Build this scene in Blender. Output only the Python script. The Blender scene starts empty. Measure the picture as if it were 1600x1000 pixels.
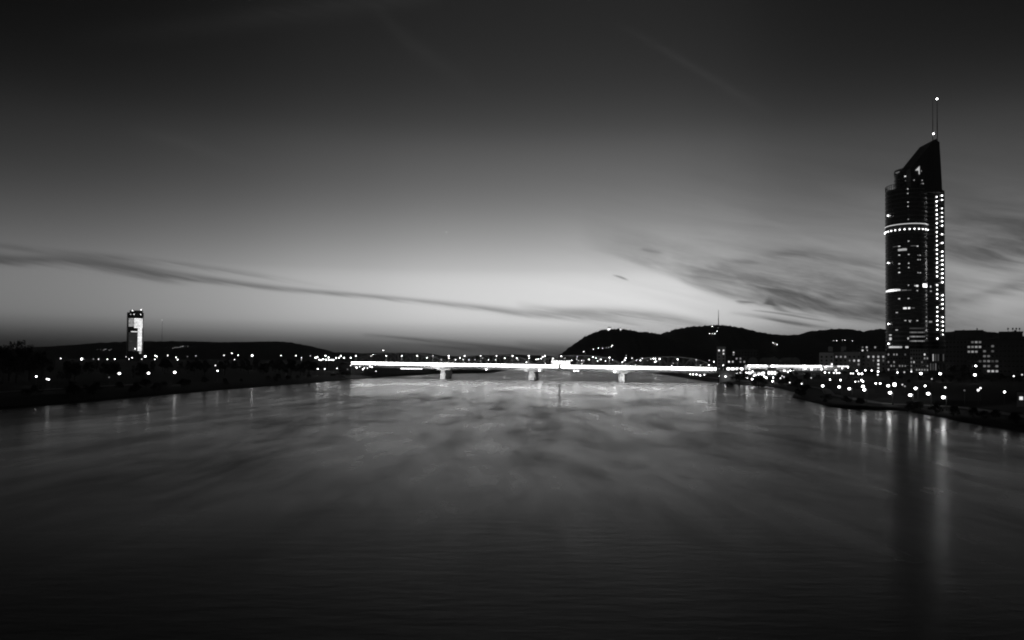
import bpy, bmesh, math, random
from mathutils import Vector, Matrix
random.seed(7)
R = math.radians
sc = bpy.context.scene
col = sc.collection

# ------------------------------------------------------------------ camera
FPX = 1200.0                       # focal length in photo pixels (1600 wide)
CAM_H = 14.0
cam_d = bpy.data.cameras.new('camera'); cam = bpy.data.objects.new('camera', cam_d); col.objects.link(cam)
cam_d.sensor_width = 36; cam_d.lens = 27.0; cam_d.clip_start = 0.5; cam_d.clip_end = 40000
SHIFT = 37.0                       # part of the horizon's drop comes from the lens shift, the rest from tilt
cam_d.shift_y = SHIFT / 1600
RM = Matrix.Rotation(R(90) + math.atan((62 - SHIFT) / FPX), 3, 'X') @ Matrix.Rotation(R(0.35), 3, 'Z')
cam.matrix_world = Matrix.Translation((0, 0, CAM_H)) @ RM.to_4x4()
sc.camera = cam

# ------------------------------------------------------------------ render
sc.render.engine = 'CYCLES'
sc.view_settings.view_transform = 'Standard'; sc.view_settings.look = 'None'
sc.view_settings.gamma = 1; sc.view_settings.use_curve_mapping = False
sc.view_settings.exposure = 0.0
sc.cycles.use_denoising = True
sc.cycles.max_bounces = 4; sc.cycles.diffuse_bounces = 2; sc.cycles.glossy_bounces = 3
sc.cycles.transparent_max_bounces = 8
sc.cycles.sample_clamp_indirect = 6; sc.cycles.sample_clamp_direct = 14
sc.cycles.light_sampling_threshold = 0.002
sc.cycles.filter_width = 2.0
sc.cycles.use_light_tree = True
sc.cycles.use_adaptive_sampling = False

# ------------------------------------------------------------------ node maths helper
class S:
    """a shader socket with arithmetic"""
    def __init__(s, nt, sock): s.nt, s.k = nt, sock
    def _m(s, op, *a):
        n = s.nt.nodes.new('ShaderNodeMath'); n.operation = op
        for i, v in enumerate((s,) + a):
            if isinstance(v, S): s.nt.links.new(v.k, n.inputs[i])
            else: n.inputs[i].default_value = v
        return S(s.nt, n.outputs[0])
    def __add__(s, o): return s._m('ADD', o)
    def __radd__(s, o): return s._m('ADD', o)
    def __sub__(s, o): return s._m('SUBTRACT', o)
    def __rsub__(s, o): return (s * -1) + o
    def __mul__(s, o): return s._m('MULTIPLY', o)
    def __rmul__(s, o): return s._m('MULTIPLY', o)
    def __truediv__(s, o): return s._m('DIVIDE', o)
    def pw(s, o): return s._m('POWER', o)
    def mx(s, o): return s._m('MAXIMUM', o)
    def mn(s, o): return s._m('MINIMUM', o)
    def exp(s): return s._m('EXPONENT')
    def atan2(s, o): return s._m('ARCTAN2', o)
    def asin(s): return s._m('ARCSINE')
    def clamp(s): return s.mx(0.0).mn(1.0)
    def smooth(s, a, b):
        n = s.nt.nodes.new('ShaderNodeMapRange'); n.interpolation_type = 'SMOOTHSTEP'
        s.nt.links.new(s.k, n.inputs[0]); n.inputs[1].default_value = a; n.inputs[2].default_value = b
        return S(s.nt, n.outputs[0])
    def curve(s, pts, x0, x1):
        """piecewise smooth curve through pts; x in x0..x1, y in 0..1"""
        t = ((s - x0) * (1.0 / (x1 - x0))).clamp()
        n = s.nt.nodes.new('ShaderNodeFloatCurve'); c = n.mapping.curves[0]
        pts = [((x - x0) / (x1 - x0), y) for x, y in pts]
        c.points[0].location = pts[0]; c.points[1].location = pts[-1]
        for p in pts[1:-1]: c.points.new(*p)
        n.mapping.use_clip = False
        n.mapping.update(); s.nt.links.new(t.k, n.inputs['Value'])
        return S(s.nt, n.outputs[0])
def xyz(nt, x, y, z=0.0):
    n = nt.nodes.new('ShaderNodeCombineXYZ')
    for i, v in enumerate((x, y, z)):
        if isinstance(v, S): nt.links.new(v.k, n.inputs[i])
        else: n.inputs[i].default_value = v
    return n.outputs[0]
def noise(nt, vec, scale, detail=3, rough=.5, dist=0.0):
    n = nt.nodes.new('ShaderNodeTexNoise'); nt.links.new(vec, n.inputs['Vector'])
    n.inputs['Scale'].default_value = scale; n.inputs['Detail'].default_value = detail
    n.inputs['Roughness'].default_value = rough; n.inputs['Distortion'].default_value = dist
    return S(nt, n.outputs['Fac'])

# ------------------------------------------------------------------ world: dusk sky
def build_world():
    w = bpy.data.worlds.new('World'); sc.world = w; w.use_nodes = True
    w.cycles.sampling_method = 'NONE'      # dim smooth sky: light samples go to the lamps
    nt = w.node_tree; nt.nodes.clear()
    out = nt.nodes.new('ShaderNodeOutputWorld'); bg = nt.nodes.new('ShaderNodeBackground')
    nt.links.new(bg.outputs[0], out.inputs[0])
    tc = nt.nodes.new('ShaderNodeTexCoord'); sp = nt.nodes.new('ShaderNodeSeparateXYZ')
    nt.links.new(tc.outputs['Generated'], sp.inputs[0])
    X, Y, Z = (S(nt, sp.outputs[i]) for i in range(3))
    u = X.atan2(Y); v = Z.mx(-1).mn(1).asin()
    # after-sunset glow: brightness by elevation, dimmer away from where the sun went down
    G = v.curve([(-.02, .36), (.005, .39), (.02, .55), (.043, .82), (.062, .90), (.088, .89), (.118, .775), (.167, .59),
                 (.215, .45), (.262, .36), (.32, .245), (.37, .195), (.45, .16), (.7, .13), (1.5708, .105)], -.02, 1.5708)
    A = u.curve([(-3.1416, .42), (-1.6, .42), (-.9, .45), (-.6, .54), (-.4, .67), (-.2, .86), (0, .98), (.12, 1.0), (.25, .94), (.4, .79),
                 (.55, .76), (.9, .54), (1.6, .42), (3.1416, .42)], -3.1416, 3.1416)
    g = G * A
    ab = u.mx(u * -1)
    g = g * (1 - ab.smooth(.2, .75) * v.smooth(.12, .45) * .30)
    # the dark haze layer lies lower towards the left, the sky there is bright down to ~2 deg
    hz = (v * -1 + .048).smooth(0, .045) * u.smooth(.12, -.3) * .28
    g = g * (1 - hz)
    warp = noise(nt, xyz(nt, u * 3.0, v * 14.0), 1.0, 3) - .5
    fine = noise(nt, xyz(nt, u * 14.0 + v * 20.0, v * 190.0 + u * 32), 1.0, 4, .6)
    fine2 = noise(nt, xyz(nt, u * 12.0 + v * 10.0 + 4, v * 105.0 + u * 27 + warp * 4.0), 1.0, 5, .62)
    wisp2 = noise(nt, xyz(nt, u * 9.0 + 1.7, v * 34.0 + u * 9, 8.0), 1.0, 5, .62, .4)
    wisp = noise(nt, xyz(nt, u * 5.0, v * 46.0 + u * 11, 3.0), 1.0, 5, .6, .6)
    mul = None
    def px(p): return math.atan((p - 800) / FPX)
    def py(x, y):
        return math.atan(((562 + (x - 800) * .0061) - y) / FPX * math.cos(px(x)))
    def band(pts, dark, nz=.6, warpk=.010, edge=1.0, up=1.0, tex=None):
        """pts: (px, py, half thickness px, opacity 0-1)"""
        nonlocal mul
        x0, x1 = px(pts[0][0]), px(pts[-1][0])
        c = u.curve([(px(a), py(a, b) * 4) for a, b, _, _ in pts], x0, x1) * .25
        t = u.curve([(px(a), h / FPX * 20) for a, _, h, _ in pts], x0, x1) * .05
        o = u.curve([(px(a), q) for a, _, _, q in pts], x0, x1)
        inside = u.smooth(x0 - .002, x0 + .01) * u.smooth(x1 + .002, x1 - .01)
        tx = tex or fine
        d = (v - c + warp * warpk + (tx - .5) * t * 1.6) / t
        d = d.mx(0.0) * (1.0 / up) + d.mn(0.0)
        m = (d * d * -edge).exp() * o * inside
        if tex: m = m * ((wisp2 - .5) * 2.6 + .8).clamp()
        m = m * ((tx - .5) * (nz * 4) + (1 - nz * .35)).clamp()
        m = 1 - m * dark
        mul = m if mul is None else mul * m
    # long streak crossing the left sky
    band([(-120, 386, 12, .5), (0, 404, 7, .9), (110, 408, 7, .9), (190, 418, 9, 1), (260, 430, 8, 1), (330, 438, 5, .85), (440, 451, 4, .7),
          (560, 461, 3.5, .7), (660, 471, 4, .65), (760, 482, 5, .75), (830, 490, 6, .7), (920, 498, 6, .6), (1000, 505, 7, .4), (1090, 513, 5, .0)], .36, .45, .003)
    band([(-100, 374, 6, .3), (0, 384, 4, .5), (100, 396, 5, .5), (200, 404, 4, .5), (280, 414, 4, .5), (360, 425, 4, .5), (440, 437, 4, .2), (560, 455, 4, .0)], .30, .85, .008)
    # band above the hills
    band([(800, 474, 5, .0), (860, 484, 6, .55), (940, 488, 8, .8), (1020, 495, 9, .85), (1080, 503, 7, .6), (1130, 512, 6, .0)], .36, .7, .004)
    # low stripes left of the hill
    band([(560, 522, 3, .0), (640, 529, 2.5, .7), (740, 539, 3.5, .8), (820, 547, 3.5, .8), (900, 556, 4, .5)], .34, .6, .002)
    band([(600, 534, 3, .0), (690, 542, 3, .6), (780, 549, 4, .7), (900, 560, 4, .4)], .30, .7, .002)
    band([(800, 536, 5, .0), (850, 542, 6, .5), (910, 549, 6, .6), (1000, 558, 4, .3)], .3, .5, .002)
    # dark sheet on the right: crisp lower edge falling towards the tower, fading upwards
    band([(900, 385, 5, .0), (960, 398, 5, .2), (1030, 420, 5, .42), (1100, 448, 6, .58), (1180, 466, 7, .7), (1260, 478, 8, .85),
          (1340, 492, 7, .95), (1400, 500, 6, 1), (1480, 506, 8, .5), (1560, 505, 8, 0)], .58, .38, .006, up=8.0, tex=fine2)
    band([(1040, 400, 10, .0), (1130, 432, 14, .4), (1230, 452, 18, .55), (1330, 470, 18, .7), (1400, 480, 18, .7), (1500, 490, 14, .0)], .34, .7, .016, tex=fine2)
    band([(1080, 432, 8, .0), (1150, 412, 8, .35), (1200, 402, 8, .5), (1260, 396, 9, .6), (1320, 410, 14, .5), (1400, 425, 20, .6), (1500, 440, 20, .2), (1640, 440, 16, .2)], .36, .8, .012, tex=fine2)
    band([(1380, 362, 16, .2), (1470, 374, 22, .75), (1560, 386, 24, .9), (1700, 375, 24, .9)], .46, .4, .012, up=2.6, tex=fine2)
    band([(1490, 470, 5, .0), (1530, 462, 6, .5), (1580, 448, 9, .6), (1640, 440, 12, .5)], .3, .8, .010, tex=fine2)
    band([(1480, 508, 5, .3), (1540, 498, 6, .3), (1640, 490, 6, .4)], .25, .8, .010, tex=fine2)
    # separate small wisps
    band([(1146, 470, 1.5, 0), (1158, 472, 2.4, 1), (1176, 473, 2.0, .7), (1190, 476, 2.5, .5), (1203, 473, 6, .95), (1214, 480, 5, .8), (1235, 488, 2.4, .5), (1262, 492, 2, .3), (1290, 498, 2, .0)], .46, .6, .004)
    band([(1170, 484, 1, 0), (1215, 489, 1.3, .7), (1270, 498, 1.3, .6), (1300, 503, 1, .0)], .36, .3, .002)
    band([(1130, 488, 3, 0), (1180, 493, 3.5, .5), (1240, 504, 5, .95), (1280, 511, 3, .6), (1310, 516, 3, .0)], .40, .8, .004)
    band([(954, 429, 1.0, 0), (966, 432, 1.5, .8), (976, 435.5, 1.5, .9), (984, 439, 1.0, 0)], .42, .3, .001)
    band([(996, 388, 2, 0), (1018, 392, 3.4, .7), (1040, 395, 2, 0)], .22, .5, .003)
    soft = (wisp - .5) * (v.smooth(.02, .1) * u.smooth(-.05, .4) * v.smooth(.30, .15)) * .30 + 1
    g = g * mul * soft
    # pale high cirrus
    band2 = None
    for pts in ([(60, 60, 14, 0), (240, 42, 16, .5), (400, 20, 14, .8), (520, 6, 14, .8), (700, -20, 14, .2)],
                [(560, -20, 8, 0), (620, 50, 12, .35), (690, 100, 12, .2), (760, 150, 10, 0)],
                [(940, 20, 6, 0), (1040, 75, 7, .35), (1120, 125, 7, .35), (1220, 180, 7, 0)],
                [(180, 200, 8, 0), (270, 215, 9, .2), (340, 240, 8, .1), (420, 262, 8, 0)]):
        x0, x1 = px(pts[0][0]), px(pts[-1][0])
        c = u.curve([(px(a), py(a, b)) for a, b, _, _ in pts], x0, x1)
        o = u.curve([(px(a), q) for a, _, _, q in pts], x0, x1)
        d = (v - c + warp * .012) * (FPX / pts[1][2])
        m = (d * d * -1).exp() * o * (fine * 1.2 + .2) * u.smooth(x0, x0 + .02) * u.smooth(x1, x1 - .02)
        band2 = m if band2 is None else band2 + m
    g = g * (band2 * .27 + 1)
    lin = g.mx(0.0).pw(2.2)
    # physical sky, sun below the horizon, as the faint base everywhere
    sky = nt.nodes.new('ShaderNodeTexSky'); sky.sky_type = 'NISHITA'; sky.sun_disc = False
    sky.sun_elevation = R(-4); sky.sun_rotation = R(5)
    bw = nt.nodes.new('ShaderNodeRGBToBW'); nt.links.new(sky.outputs[0], bw.inputs[0])
    base = S(nt, bw.outputs[0]) * .02
    tot = lin + base
    nt.links.new(tot.k, bg.inputs['Color']); bg.inputs['Strength'].default_value = 1.0
build_world()

# ------------------------------------------------------------------ pixel <-> world
def ray(px, py):
    return RM @ Vector(((px - 800) / FPX, (500 + SHIFT - py) / FPX, -1.0))
def at(px, py, Y):
    d = ray(px, py); t = Y / d.y
    return Vector((d.x * t, Y, CAM_H + d.z * t))
def ground(px, py, z=0.0):
    d = ray(px, py); t = (z - CAM_H) / d.z
    return Vector((d.x * t, d.y * t, z))

# ------------------------------------------------------------------ materials
def mat(name, base=.2, rough=.6, metal=0.0, emit=0.0, var=.25, scale=1.0, bump=0.0, spec=.5, obj=True):
    m = bpy.data.materials.get(name)
    if m: return m
    m = bpy.data.materials.new(name); m.use_nodes = True; nt = m.node_tree
    b = nt.nodes['Principled BSDF']
    b.inputs['Roughness'].default_value = rough; b.inputs['Metallic'].default_value = metal
    b.inputs['Specular IOR Level'].default_value = spec
    b.inputs['Base Color'].default_value = (base, base, base, 1)
    if emit:
        b.inputs['Emission Color'].default_value = (1, 1, 1, 1); b.inputs['Emission Strength'].default_value = emit
    elif var:
        tc = nt.nodes.new('ShaderNodeTexCoord')
        n = noise(nt, tc.outputs['Object'], scale, 5, .6)
        f = (n - .5) * (2 * var) + 1
        c = f * base
        cc = nt.nodes.new('ShaderNodeCombineColor')
        for i in range(3): nt.links.new(c.k, cc.inputs[i])
        nt.links.new(cc.outputs[0], b.inputs['Base Color'])
        rr = ((n - .5) * .3 + rough).clamp(); nt.links.new(rr.k, b.inputs['Roughness'])
        if bump:
            bp = nt.nodes.new('ShaderNodeBump'); bp.inputs['Strength'].default_value = bump
            nt.links.new(n.k, bp.inputs['Height']); nt.links.new(bp.outputs[0], b.inputs['Normal'])
    return m
def glow(e, far=False):
    e = max(.02, e); q = float('%.1e' % e) if e < 10 else float('%.1e' % e)
    m = mat(('far_lamp_light_%g' if far else 'glow_surface_%g') % q, .6, .5, emit=q)
    m.cycles.emission_sampling = 'FRONT'
    if q < 1.3 or far: m.cycles.emission_sampling = 'NONE'      # too faint to light anything: no shadow rays spent on it
    return m
M = dict(
    concrete=mat('concrete', .38, .85, scale=.7, bump=.2), concrete_dark=mat('concrete_dark', .20, .85, scale=.5, bump=.2),
    steel=mat('painted_steel', .32, .5, .3, scale=1.5), dark_steel=mat('dark_steel', .09, .5, .5, scale=1.5),
    asphalt=mat('asphalt', .05, .9, scale=.6, bump=.3), glass=mat('tower_glass', .02, .16, 0, var=.2, scale=.15, spec=.6),
    spandrel=mat('spandrel_metal', .10, .38, .5, scale=.3), plaster=mat('plaster', .42, .85, scale=.35, bump=.1),
    plaster_dark=mat('dark_render', .14, .85, scale=.35, bump=.1), pane=mat('dark_pane', .03, .12, var=0, spec=.6),
    frame=mat('window_frame', .3, .6, var=.1), bark=mat('bark', .07, .9, scale=2, bump=.5),
    leaf=mat('leaves', .06, .7, scale=.8, var=.5, spec=.3), leaf2=mat('dark_leaves', .04, .75, scale=.8, var=.5, spec=.3),
    grass=mat('bank_grass', .02, .95, scale=.12, var=.5, bump=.4, spec=.2), wood_hill=mat('wooded_hill', .045, 1, scale=.02, var=.5, bump=.8, spec=.1),
    path=mat('gravel_path', .22, .9, scale=.9), roof=mat('roof_felt', .10, .9, scale=.5), white=mat('white_paint', .75, .6, var=.08))

# ------------------------------------------------------------------ mesh building
class MB:
    def __init__(s): s.v = []; s.f = []; s.mi = []; s.mats = []; s.cur = 0
    def m(s, material):
        if material not in s.mats: s.mats.append(material)
        s.cur = s.mats.index(material); return s
    def add(s, vs, fs):
        o = len(s.v); s.v += [Vector(p) for p in vs]
        for f in fs: s.f.append([i + o for i in f]); s.mi.append(s.cur)
        return s
    def box(s, x0, y0, z0, x1, y1, z1):
        return s.add([(x0, y0, z0), (x1, y0, z0), (x1, y1, z0), (x0, y1, z0), (x0, y0, z1), (x1, y0, z1), (x1, y1, z1), (x0, y1, z1)],
                     [(0, 3, 2, 1), (4, 5, 6, 7), (0, 1, 5, 4), (1, 2, 6, 5), (2, 3, 7, 6), (3, 0, 4, 7)])
    def hexa(s, p):       # 8 points: bottom 4, top 4
        return s.add(p, [(0, 3, 2, 1), (4, 5, 6, 7), (0, 1, 5, 4), (1, 2, 6, 5), (2, 3, 7, 6), (3, 0, 4, 7)])
    def bar(s, a, b, r0, r1=None, n=6):
        a, b = Vector(a), Vector(b); r1 = r0 if r1 is None else r1
        d = (b - a).normalized(); x = d.orthogonal().normalized(); y = d.cross(x)
        vs = [a + (x * math.cos(2 * math.pi * i / n) + y * math.sin(2 * math.pi * i / n)) * r0 for i in range(n)]
        vs += [b + (x * math.cos(2 * math.pi * i / n) + y * math.sin(2 * math.pi * i / n)) * r1 for i in range(n)]
        fs = [(i, (i + 1) % n, n + (i + 1) % n, n + i) for i in range(n)] + [tuple(range(n))[::-1], tuple(range(n, 2 * n))]
        return s.add(vs, fs)
    def ball(s, c, r, seg=8, rings=5, sz=1.0):
        c = Vector(c); vs = [c + Vector((0, 0, -r * sz))]
        for j in range(1, rings):
            a = -math.pi / 2 + math.pi * j / rings
            for i in range(seg):
                b = 2 * math.pi * i / seg
                vs.append(c + Vector((math.cos(a) * math.cos(b) * r, math.cos(a) * math.sin(b) * r, math.sin(a) * r * sz)))
        vs.append(c + Vector((0, 0, r * sz))); t = len(vs) - 1; fs = []
        for i in range(seg): fs.append((0, 1 + (i + 1) % seg, 1 + i))
        for j in range(rings - 2):
            for i in range(seg):
                a = 1 + j * seg; fs.append((a + i, a + (i + 1) % seg, a + seg + (i + 1) % seg, a + seg + i))
        a = 1 + (rings - 2) * seg
        for i in range(seg): fs.append((a + i, a + (i + 1) % seg, t))
        return s.add(vs, fs)
    def tube_ring(s, cx, cy, r0, r1, z0, z1, n=64, a0=0, a1=2 * math.pi):
        full = abs(a1 - a0 - 2 * math.pi) < 1e-6; m = n if full else n + 1
        A = [a0 + (a1 - a0) * i / n for i in range(m)]; vs = []
        for a in A:
            c, q = math.cos(a), math.sin(a)
            vs += [(cx + r0 * c, cy + r0 * q, z0), (cx + r1 * c, cy + r1 * q, z0), (cx + r1 * c, cy + r1 * q, z1), (cx + r0 * c, cy + r0 * q, z1)]
        fs = []
        for i in range(n):
            j = (i + 1) % m
            for k in range(4): fs.append((4 * i + k, 4 * j + k, 4 * j + (k + 1) % 4, 4 * i + (k + 1) % 4))
        if not full: fs += [(0, 1, 2, 3), (4 * m - 1, 4 * m - 2, 4 * m - 3, 4 * m - 4)]
        return s.add(vs, fs)
    def mesh(s, name, off=(0, 0, 0), smooth=False):
        me = bpy.data.meshes.new(name); o = Vector(off)
        me.from_pydata([tuple(v - o) for v in s.v], [], s.f)
        for m in s.mats: me.materials.append(m)
        me.polygons.foreach_set('material_index', s.mi)
        if smooth: me.polygons.foreach_set('use_smooth', [True] * len(s.f))
        me.update(); return me
    def build(s, name, parent=None, off=None, smooth=False, loc=None):
        """vertices are world coordinates; the object's origin is its parent's, or loc"""
        if off is None: off = parent.location if (parent and parent.parent is None) else (thing_of(parent).location if parent else (loc or (0, 0, 0)))
        o = bpy.data.objects.new(name, s.mesh(name, off, smooth)); col.objects.link(o)
        if parent: o.parent = parent
        elif loc is not None: o.location = loc
        return o
def thing_of(o):
    while o.parent: o = o.parent
    return o
def mb(material): return MB().m(material)
def tag(o, label=None, cat=None, group=None, kind=None):
    if label: o['label'] = label
    if cat: o['category'] = cat
    if group: o['group'] = group
    if kind: o['kind'] = kind
    return o
def thing(name, loc, label, cat, group=None):
    o = bpy.data.objects.new(name, None); col.objects.link(o); o.location = loc; o.empty_display_size = .5
    return tag(o, label, cat, group)
ORD = ['leftmost', 'second', 'third', 'fourth', 'fifth', 'sixth', 'seventh', 'eighth', 'ninth', 'tenth', 'eleventh', 'twelfth',
       'thirteenth', 'fourteenth', 'fifteenth', 'sixteenth', 'seventeenth', 'eighteenth', 'nineteenth', 'twentieth', 'twenty-first',
       'twenty-second', 'twenty-third', 'twenty-fourth', 'twenty-fifth', 'twenty-sixth', 'twenty-seventh', 'twenty-eighth', 'twenty-ninth',
       'thirtieth', 'thirty-first', 'thirty-second', 'thirty-third', 'thirty-fourth', 'thirty-fifth', 'thirty-sixth']
def ordinal(i): return ORD[i] if i == 0 else ORD[i] + ' from left'

# ------------------------------------------------------------------ terrain
LEFT = [(-142, -300), (-142, 0), (-138, 120), (-135, 202), (-133, 232), (-131, 262), (-129, 300), (-127, 337), (-121, 385), (-115, 430), (-108, 500), (-101, 560),
        (-96, 600), (-86, 646), (-68, 740), (-20, 800), (-3, 1050), (48, 1400), (70, 1600)]
RIGHT = [(103, -300), (103, 0), (103, 155), (105, 179), (110, 205), (112, 222), (99, 230), (98, 240), (102, 262), (107, 295), (109, 300), (128, 350), (137, 395),
         (139, 414), (133, 480), (132, 530), (137, 600), (143, 660), (149, 746), (165, 990), (170, 1165), (190, 1600)]
def shore_x(line, y):
    for (x0, y0), (x1, y1) in zip(line, line[1:]):
        if y0 <= y <= y1: return x0 + (x1 - x0) * (y - y0) / (y1 - y0)
    return line[0][0] if y < line[0][1] else line[-1][0]
PL = [(0, -.8), (1.2, .5), (4, 1.1), (12, 2.0), (40, 2.6), (60, 3.6), (110, 4.0), (300, 4.5), (900, 5), (6000, 6)]
PR = [(0, -.8), (1.0, .4), (3, .9), (10, 1.1), (22, 1.3), (32, 2.4), (45, 3.0), (60, 4.6), (110, 6.2), (200, 6.8), (600, 7), (6000, 7.5)]
def prof(P, d):
    if d <= P[0][0]: return P[0][1]
    for (a, b), (c, e) in zip(P, P[1:]):
        if d <= c: return b + (e - b) * (d - a) / (c - a)
    return P[-1][1]
def gz(x, y):
    if y > 1600: return 4.5
    l, r = shore_x(LEFT, y), shore_x(RIGHT, y)
    if x < l: return prof(PL, l - x)
    if x > r: return prof(PR, x - r)
    return -.8
def bank(name, line, P, sgn):
    ys = sorted(set([y for _, y in line] + list(range(-300, 1600, 12)) + [1600])); b = mb(M['grass'])
    offs = [0, .5, 1.2, 2, 3, 4, 7, 10, 12, 17, 22, 27, 32, 38, 45, 52, 60, 80, 110, 150, 200, 300, 450, 600, 900, 2000, 6000]
    vs = []; rnd = random.Random(3)
    for y in ys:
        sx = shore_x(line, y)
        for d in offs:
            j = (rnd.random() - .5) * (.5 if d < 30 else .9) * (0 if d == 0 else 1) * .7
            vs.append((sx + sgn * d + (rnd.random() - .5) * min(1.2, d * .2 + .6), y, prof(P, d) + j * .5))
    n = len(offs)
    fs = [(i * n + k, i * n + k + 1, (i + 1) * n + k + 1, (i + 1) * n + k) for i in range(len(ys) - 1) for k in range(n - 1)]
    b.add(vs, fs); o = b.build(name, smooth=True); return tag(o, kind='structure')
bank('left_riverbank', LEFT, PL, -1)
bank('right_riverbank', RIGHT, PR, 1)
g = mb(M['grass'])
g.add([(-9000, 1595, 4.4), (9000, 1595, 4.4), (9000, 10100, 4.4), (-9000, 10100, 4.4)], [(0, 1, 2, 3)])
tag(g.build('ground'), kind='structure')

# water
def water_mat():
    m = bpy.data.materials.new('river_water'); m.use_nodes = True; nt = m.node_tree; b = nt.nodes['Principled BSDF']
    b.inputs['Base Color'].default_value = (.004, .004, .004, 1); b.inputs['IOR'].default_value = 1.333
    ge = nt.nodes.new('ShaderNodeNewGeometry'); sp = nt.nodes.new('ShaderNodeSeparateXYZ'); nt.links.new(ge.outputs['Position'], sp.inputs[0])
    x, y = S(nt, sp.outputs[0]), S(nt, sp.outputs[1])
    # slow eddies and wind lanes drawn out along the current
    w1 = noise(nt, xyz(nt, x * .012, y * .006), 1, 2) - .5
    lane = noise(nt, xyz(nt, x * .016 + w1 * 1.2, y * .006 + w1 * 1.0, 5), 1, 3, .55)
    lane2 = noise(nt, xyz(nt, x * .060 + w1 * 2.4, y * .017, 9), 1, 4, .62, .3)
    lane3 = noise(nt, xyz(nt, x * .17 + w1 * 5, y * .045, 1), 1, 3, .6, .4)
    patch = (((lane * .30 + lane2 * .42 + lane3 * .28) - .5) * 4.0 + .56).clamp()
    dist = (x * x + y * y).pw(.5)
    rip = noise(nt, xyz(nt, x * .22, y * .75), 1, 3, .6) * (dist.smooth(95, 40))
    chop = noise(nt, xyz(nt, x * 1.1, y * 2.6, 4), 1, 3, .6) * (dist.smooth(48, 22))
    swell = noise(nt, xyz(nt, x * .045 + w1, y * .03, 2), 1, 2, .5) * (dist.smooth(170, 60))
    h = rip * .12 + chop * .035 + swell * .25
    bp = nt.nodes.new('ShaderNodeBump'); bp.inputs['Strength'].default_value = .22; bp.inputs['Distance'].default_value = 1.0
    nt.links.new(h.k, bp.inputs['Height']); nt.links.new(bp.outputs[0], b.inputs['Normal'])
    # slicker water between rough lanes: two lobes
    b2 = nt.nodes.new('ShaderNodeBsdfPrincipled')
    for q, ro in ((b, .17), (b2, .44)):
        q.inputs['Base Color'].default_value = (.004, .004, .004, 1); q.inputs['IOR'].default_value = 1.333; q.inputs['Roughness'].default_value = ro; q.inputs['Specular IOR Level'].default_value = .25
    nt.links.new(bp.outputs[0], b2.inputs['Normal'])
    mxs = nt.nodes.new('ShaderNodeMixShader'); f = patch * .68 + .24
    nt.links.new(f.k, mxs.inputs[0]); nt.links.new(b.outputs[0], mxs.inputs[1]); nt.links.new(b2.outputs[0], mxs.inputs[2])
    nt.links.new(mxs.outputs[0], nt.nodes['Material Output'].inputs['Surface'])
    return m
wt = mb(water_mat()); wt.add([(-400, -300, 0), (700, -300, 0), (700, 1650, 0), (-400, 1650, 0)], [(0, 1, 2, 3)])
tag(wt.build('river_water'), kind='structure')

# footpath on each bank
def path(name, line, off, w, sgn, P, y0, y1):
    b = mb(M['path']); vs = []; ys = list(range(y0, y1, 8))
    for y in ys:
        sx = shore_x(line, y)
        for d in (off, off + w): vs.append((sx + sgn * d, y, prof(P, d) + .22))
    for d in (off, off + w):
        pass
    b.add(vs, [(2 * i, 2 * i + 1, 2 * i + 3, 2 * i + 2) for i in range(len(ys) - 1)])
    return tag(b.build(name), kind='structure')
path('left_footpath', LEFT, 30, 3, -1, PL, 190, 330)
path('right_footpath', RIGHT, 13, 4, 1, PR, 120, 800)

# ------------------------------------------------------------------ hills
def hill(name, sky, D, w, base_z=2.0, seed=1, rough=9.0, step=40):
    """a wooded ridge whose crest stands D metres off; sky = crest seen at (px, py)"""
    rnd = random.Random(seed)
    P = [at(a, b, D) for a, b in sky]; xs = []; x = P[0].x
    while x <= P[-1].x: xs.append(x); x += step
    def crest(x):
        for p, q in zip(P, P[1:]):
            if p.x <= x <= q.x:
                t = (x - p.x) / (q.x - p.x); 
                return p.z + (q.z - p.z) * t
        return P[-1].z
    T = [-1, -.85, -.7, -.55, -.42, -.3, -.2, -.12, -.05, 0, .05, .15, .35, .65, 1]
    vs = []
    for x in xs:
        cz = crest(x) - base_z
        for t in T:
            f = math.cos(min(1, abs(t)) * math.pi / 2) ** 1.1 if t else 1
            n = math.sin(x * .004 + seed) * .5 + math.sin(x * .0113 + t * 5 + seed * 2) * .3
            z = base_z + max(-2, cz) * max(0, f + (n * .12 * (1 - abs(2 * abs(t) - 1)) if t else 0))
            z += (rnd.random() - .5) * rough * (1 if cz > 12 else .2)
            vs.append((x + (rnd.random() - .5) * step * .5, D + t * w + (rnd.random() - .5) * w * .02, z if abs(t) < 1 else base_z - 3))
    n = len(T); b = mb(M['wood_hill'])
    b.add(vs, [(i * n + k, (i + 1) * n + k, (i + 1) * n + k + 1, i * n + k + 1) for i in range(len(xs) - 1) for k in range(n - 1)])
    return tag(b.build(name, smooth=True), kind='structure')
hill('far_left_hill', [(-260, 548), (-60, 551), (20, 549.5), (85, 543), (130, 540), (160, 536.5), (190, 534.5), (230, 534), (270, 533.5), (320, 534.5), (345, 536), (380, 535.5),
                       (420, 534.5), (445, 534.5), (460, 537), (480, 541), (500, 545), (512, 549), (525, 554), (550, 560)], 5000, 900, seed=2, rough=9, step=15)
hill('distant_hill', [(455, 556), (515, 551), (540, 550.5), (565, 552.5), (590, 551.5), (640, 551), (668, 552), (690, 556), (715, 557), (760, 554.5), (790, 554), (835, 555), (880, 557), (940, 560)], 9000, 900, seed=3, rough=6, step=60)
hill('castle_hill', [(838, 563), (868, 558), (878, 553), (886, 546), (900, 535.5), (912, 527.5), (925, 521.5), (940, 516.5), (952, 514), (975, 515.5), (990, 518), (1010, 520), (1030, 523),
                     (1045, 527), (1080, 540), (1130, 556)], 4500, 700, seed=4, rough=11, step=11)
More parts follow.
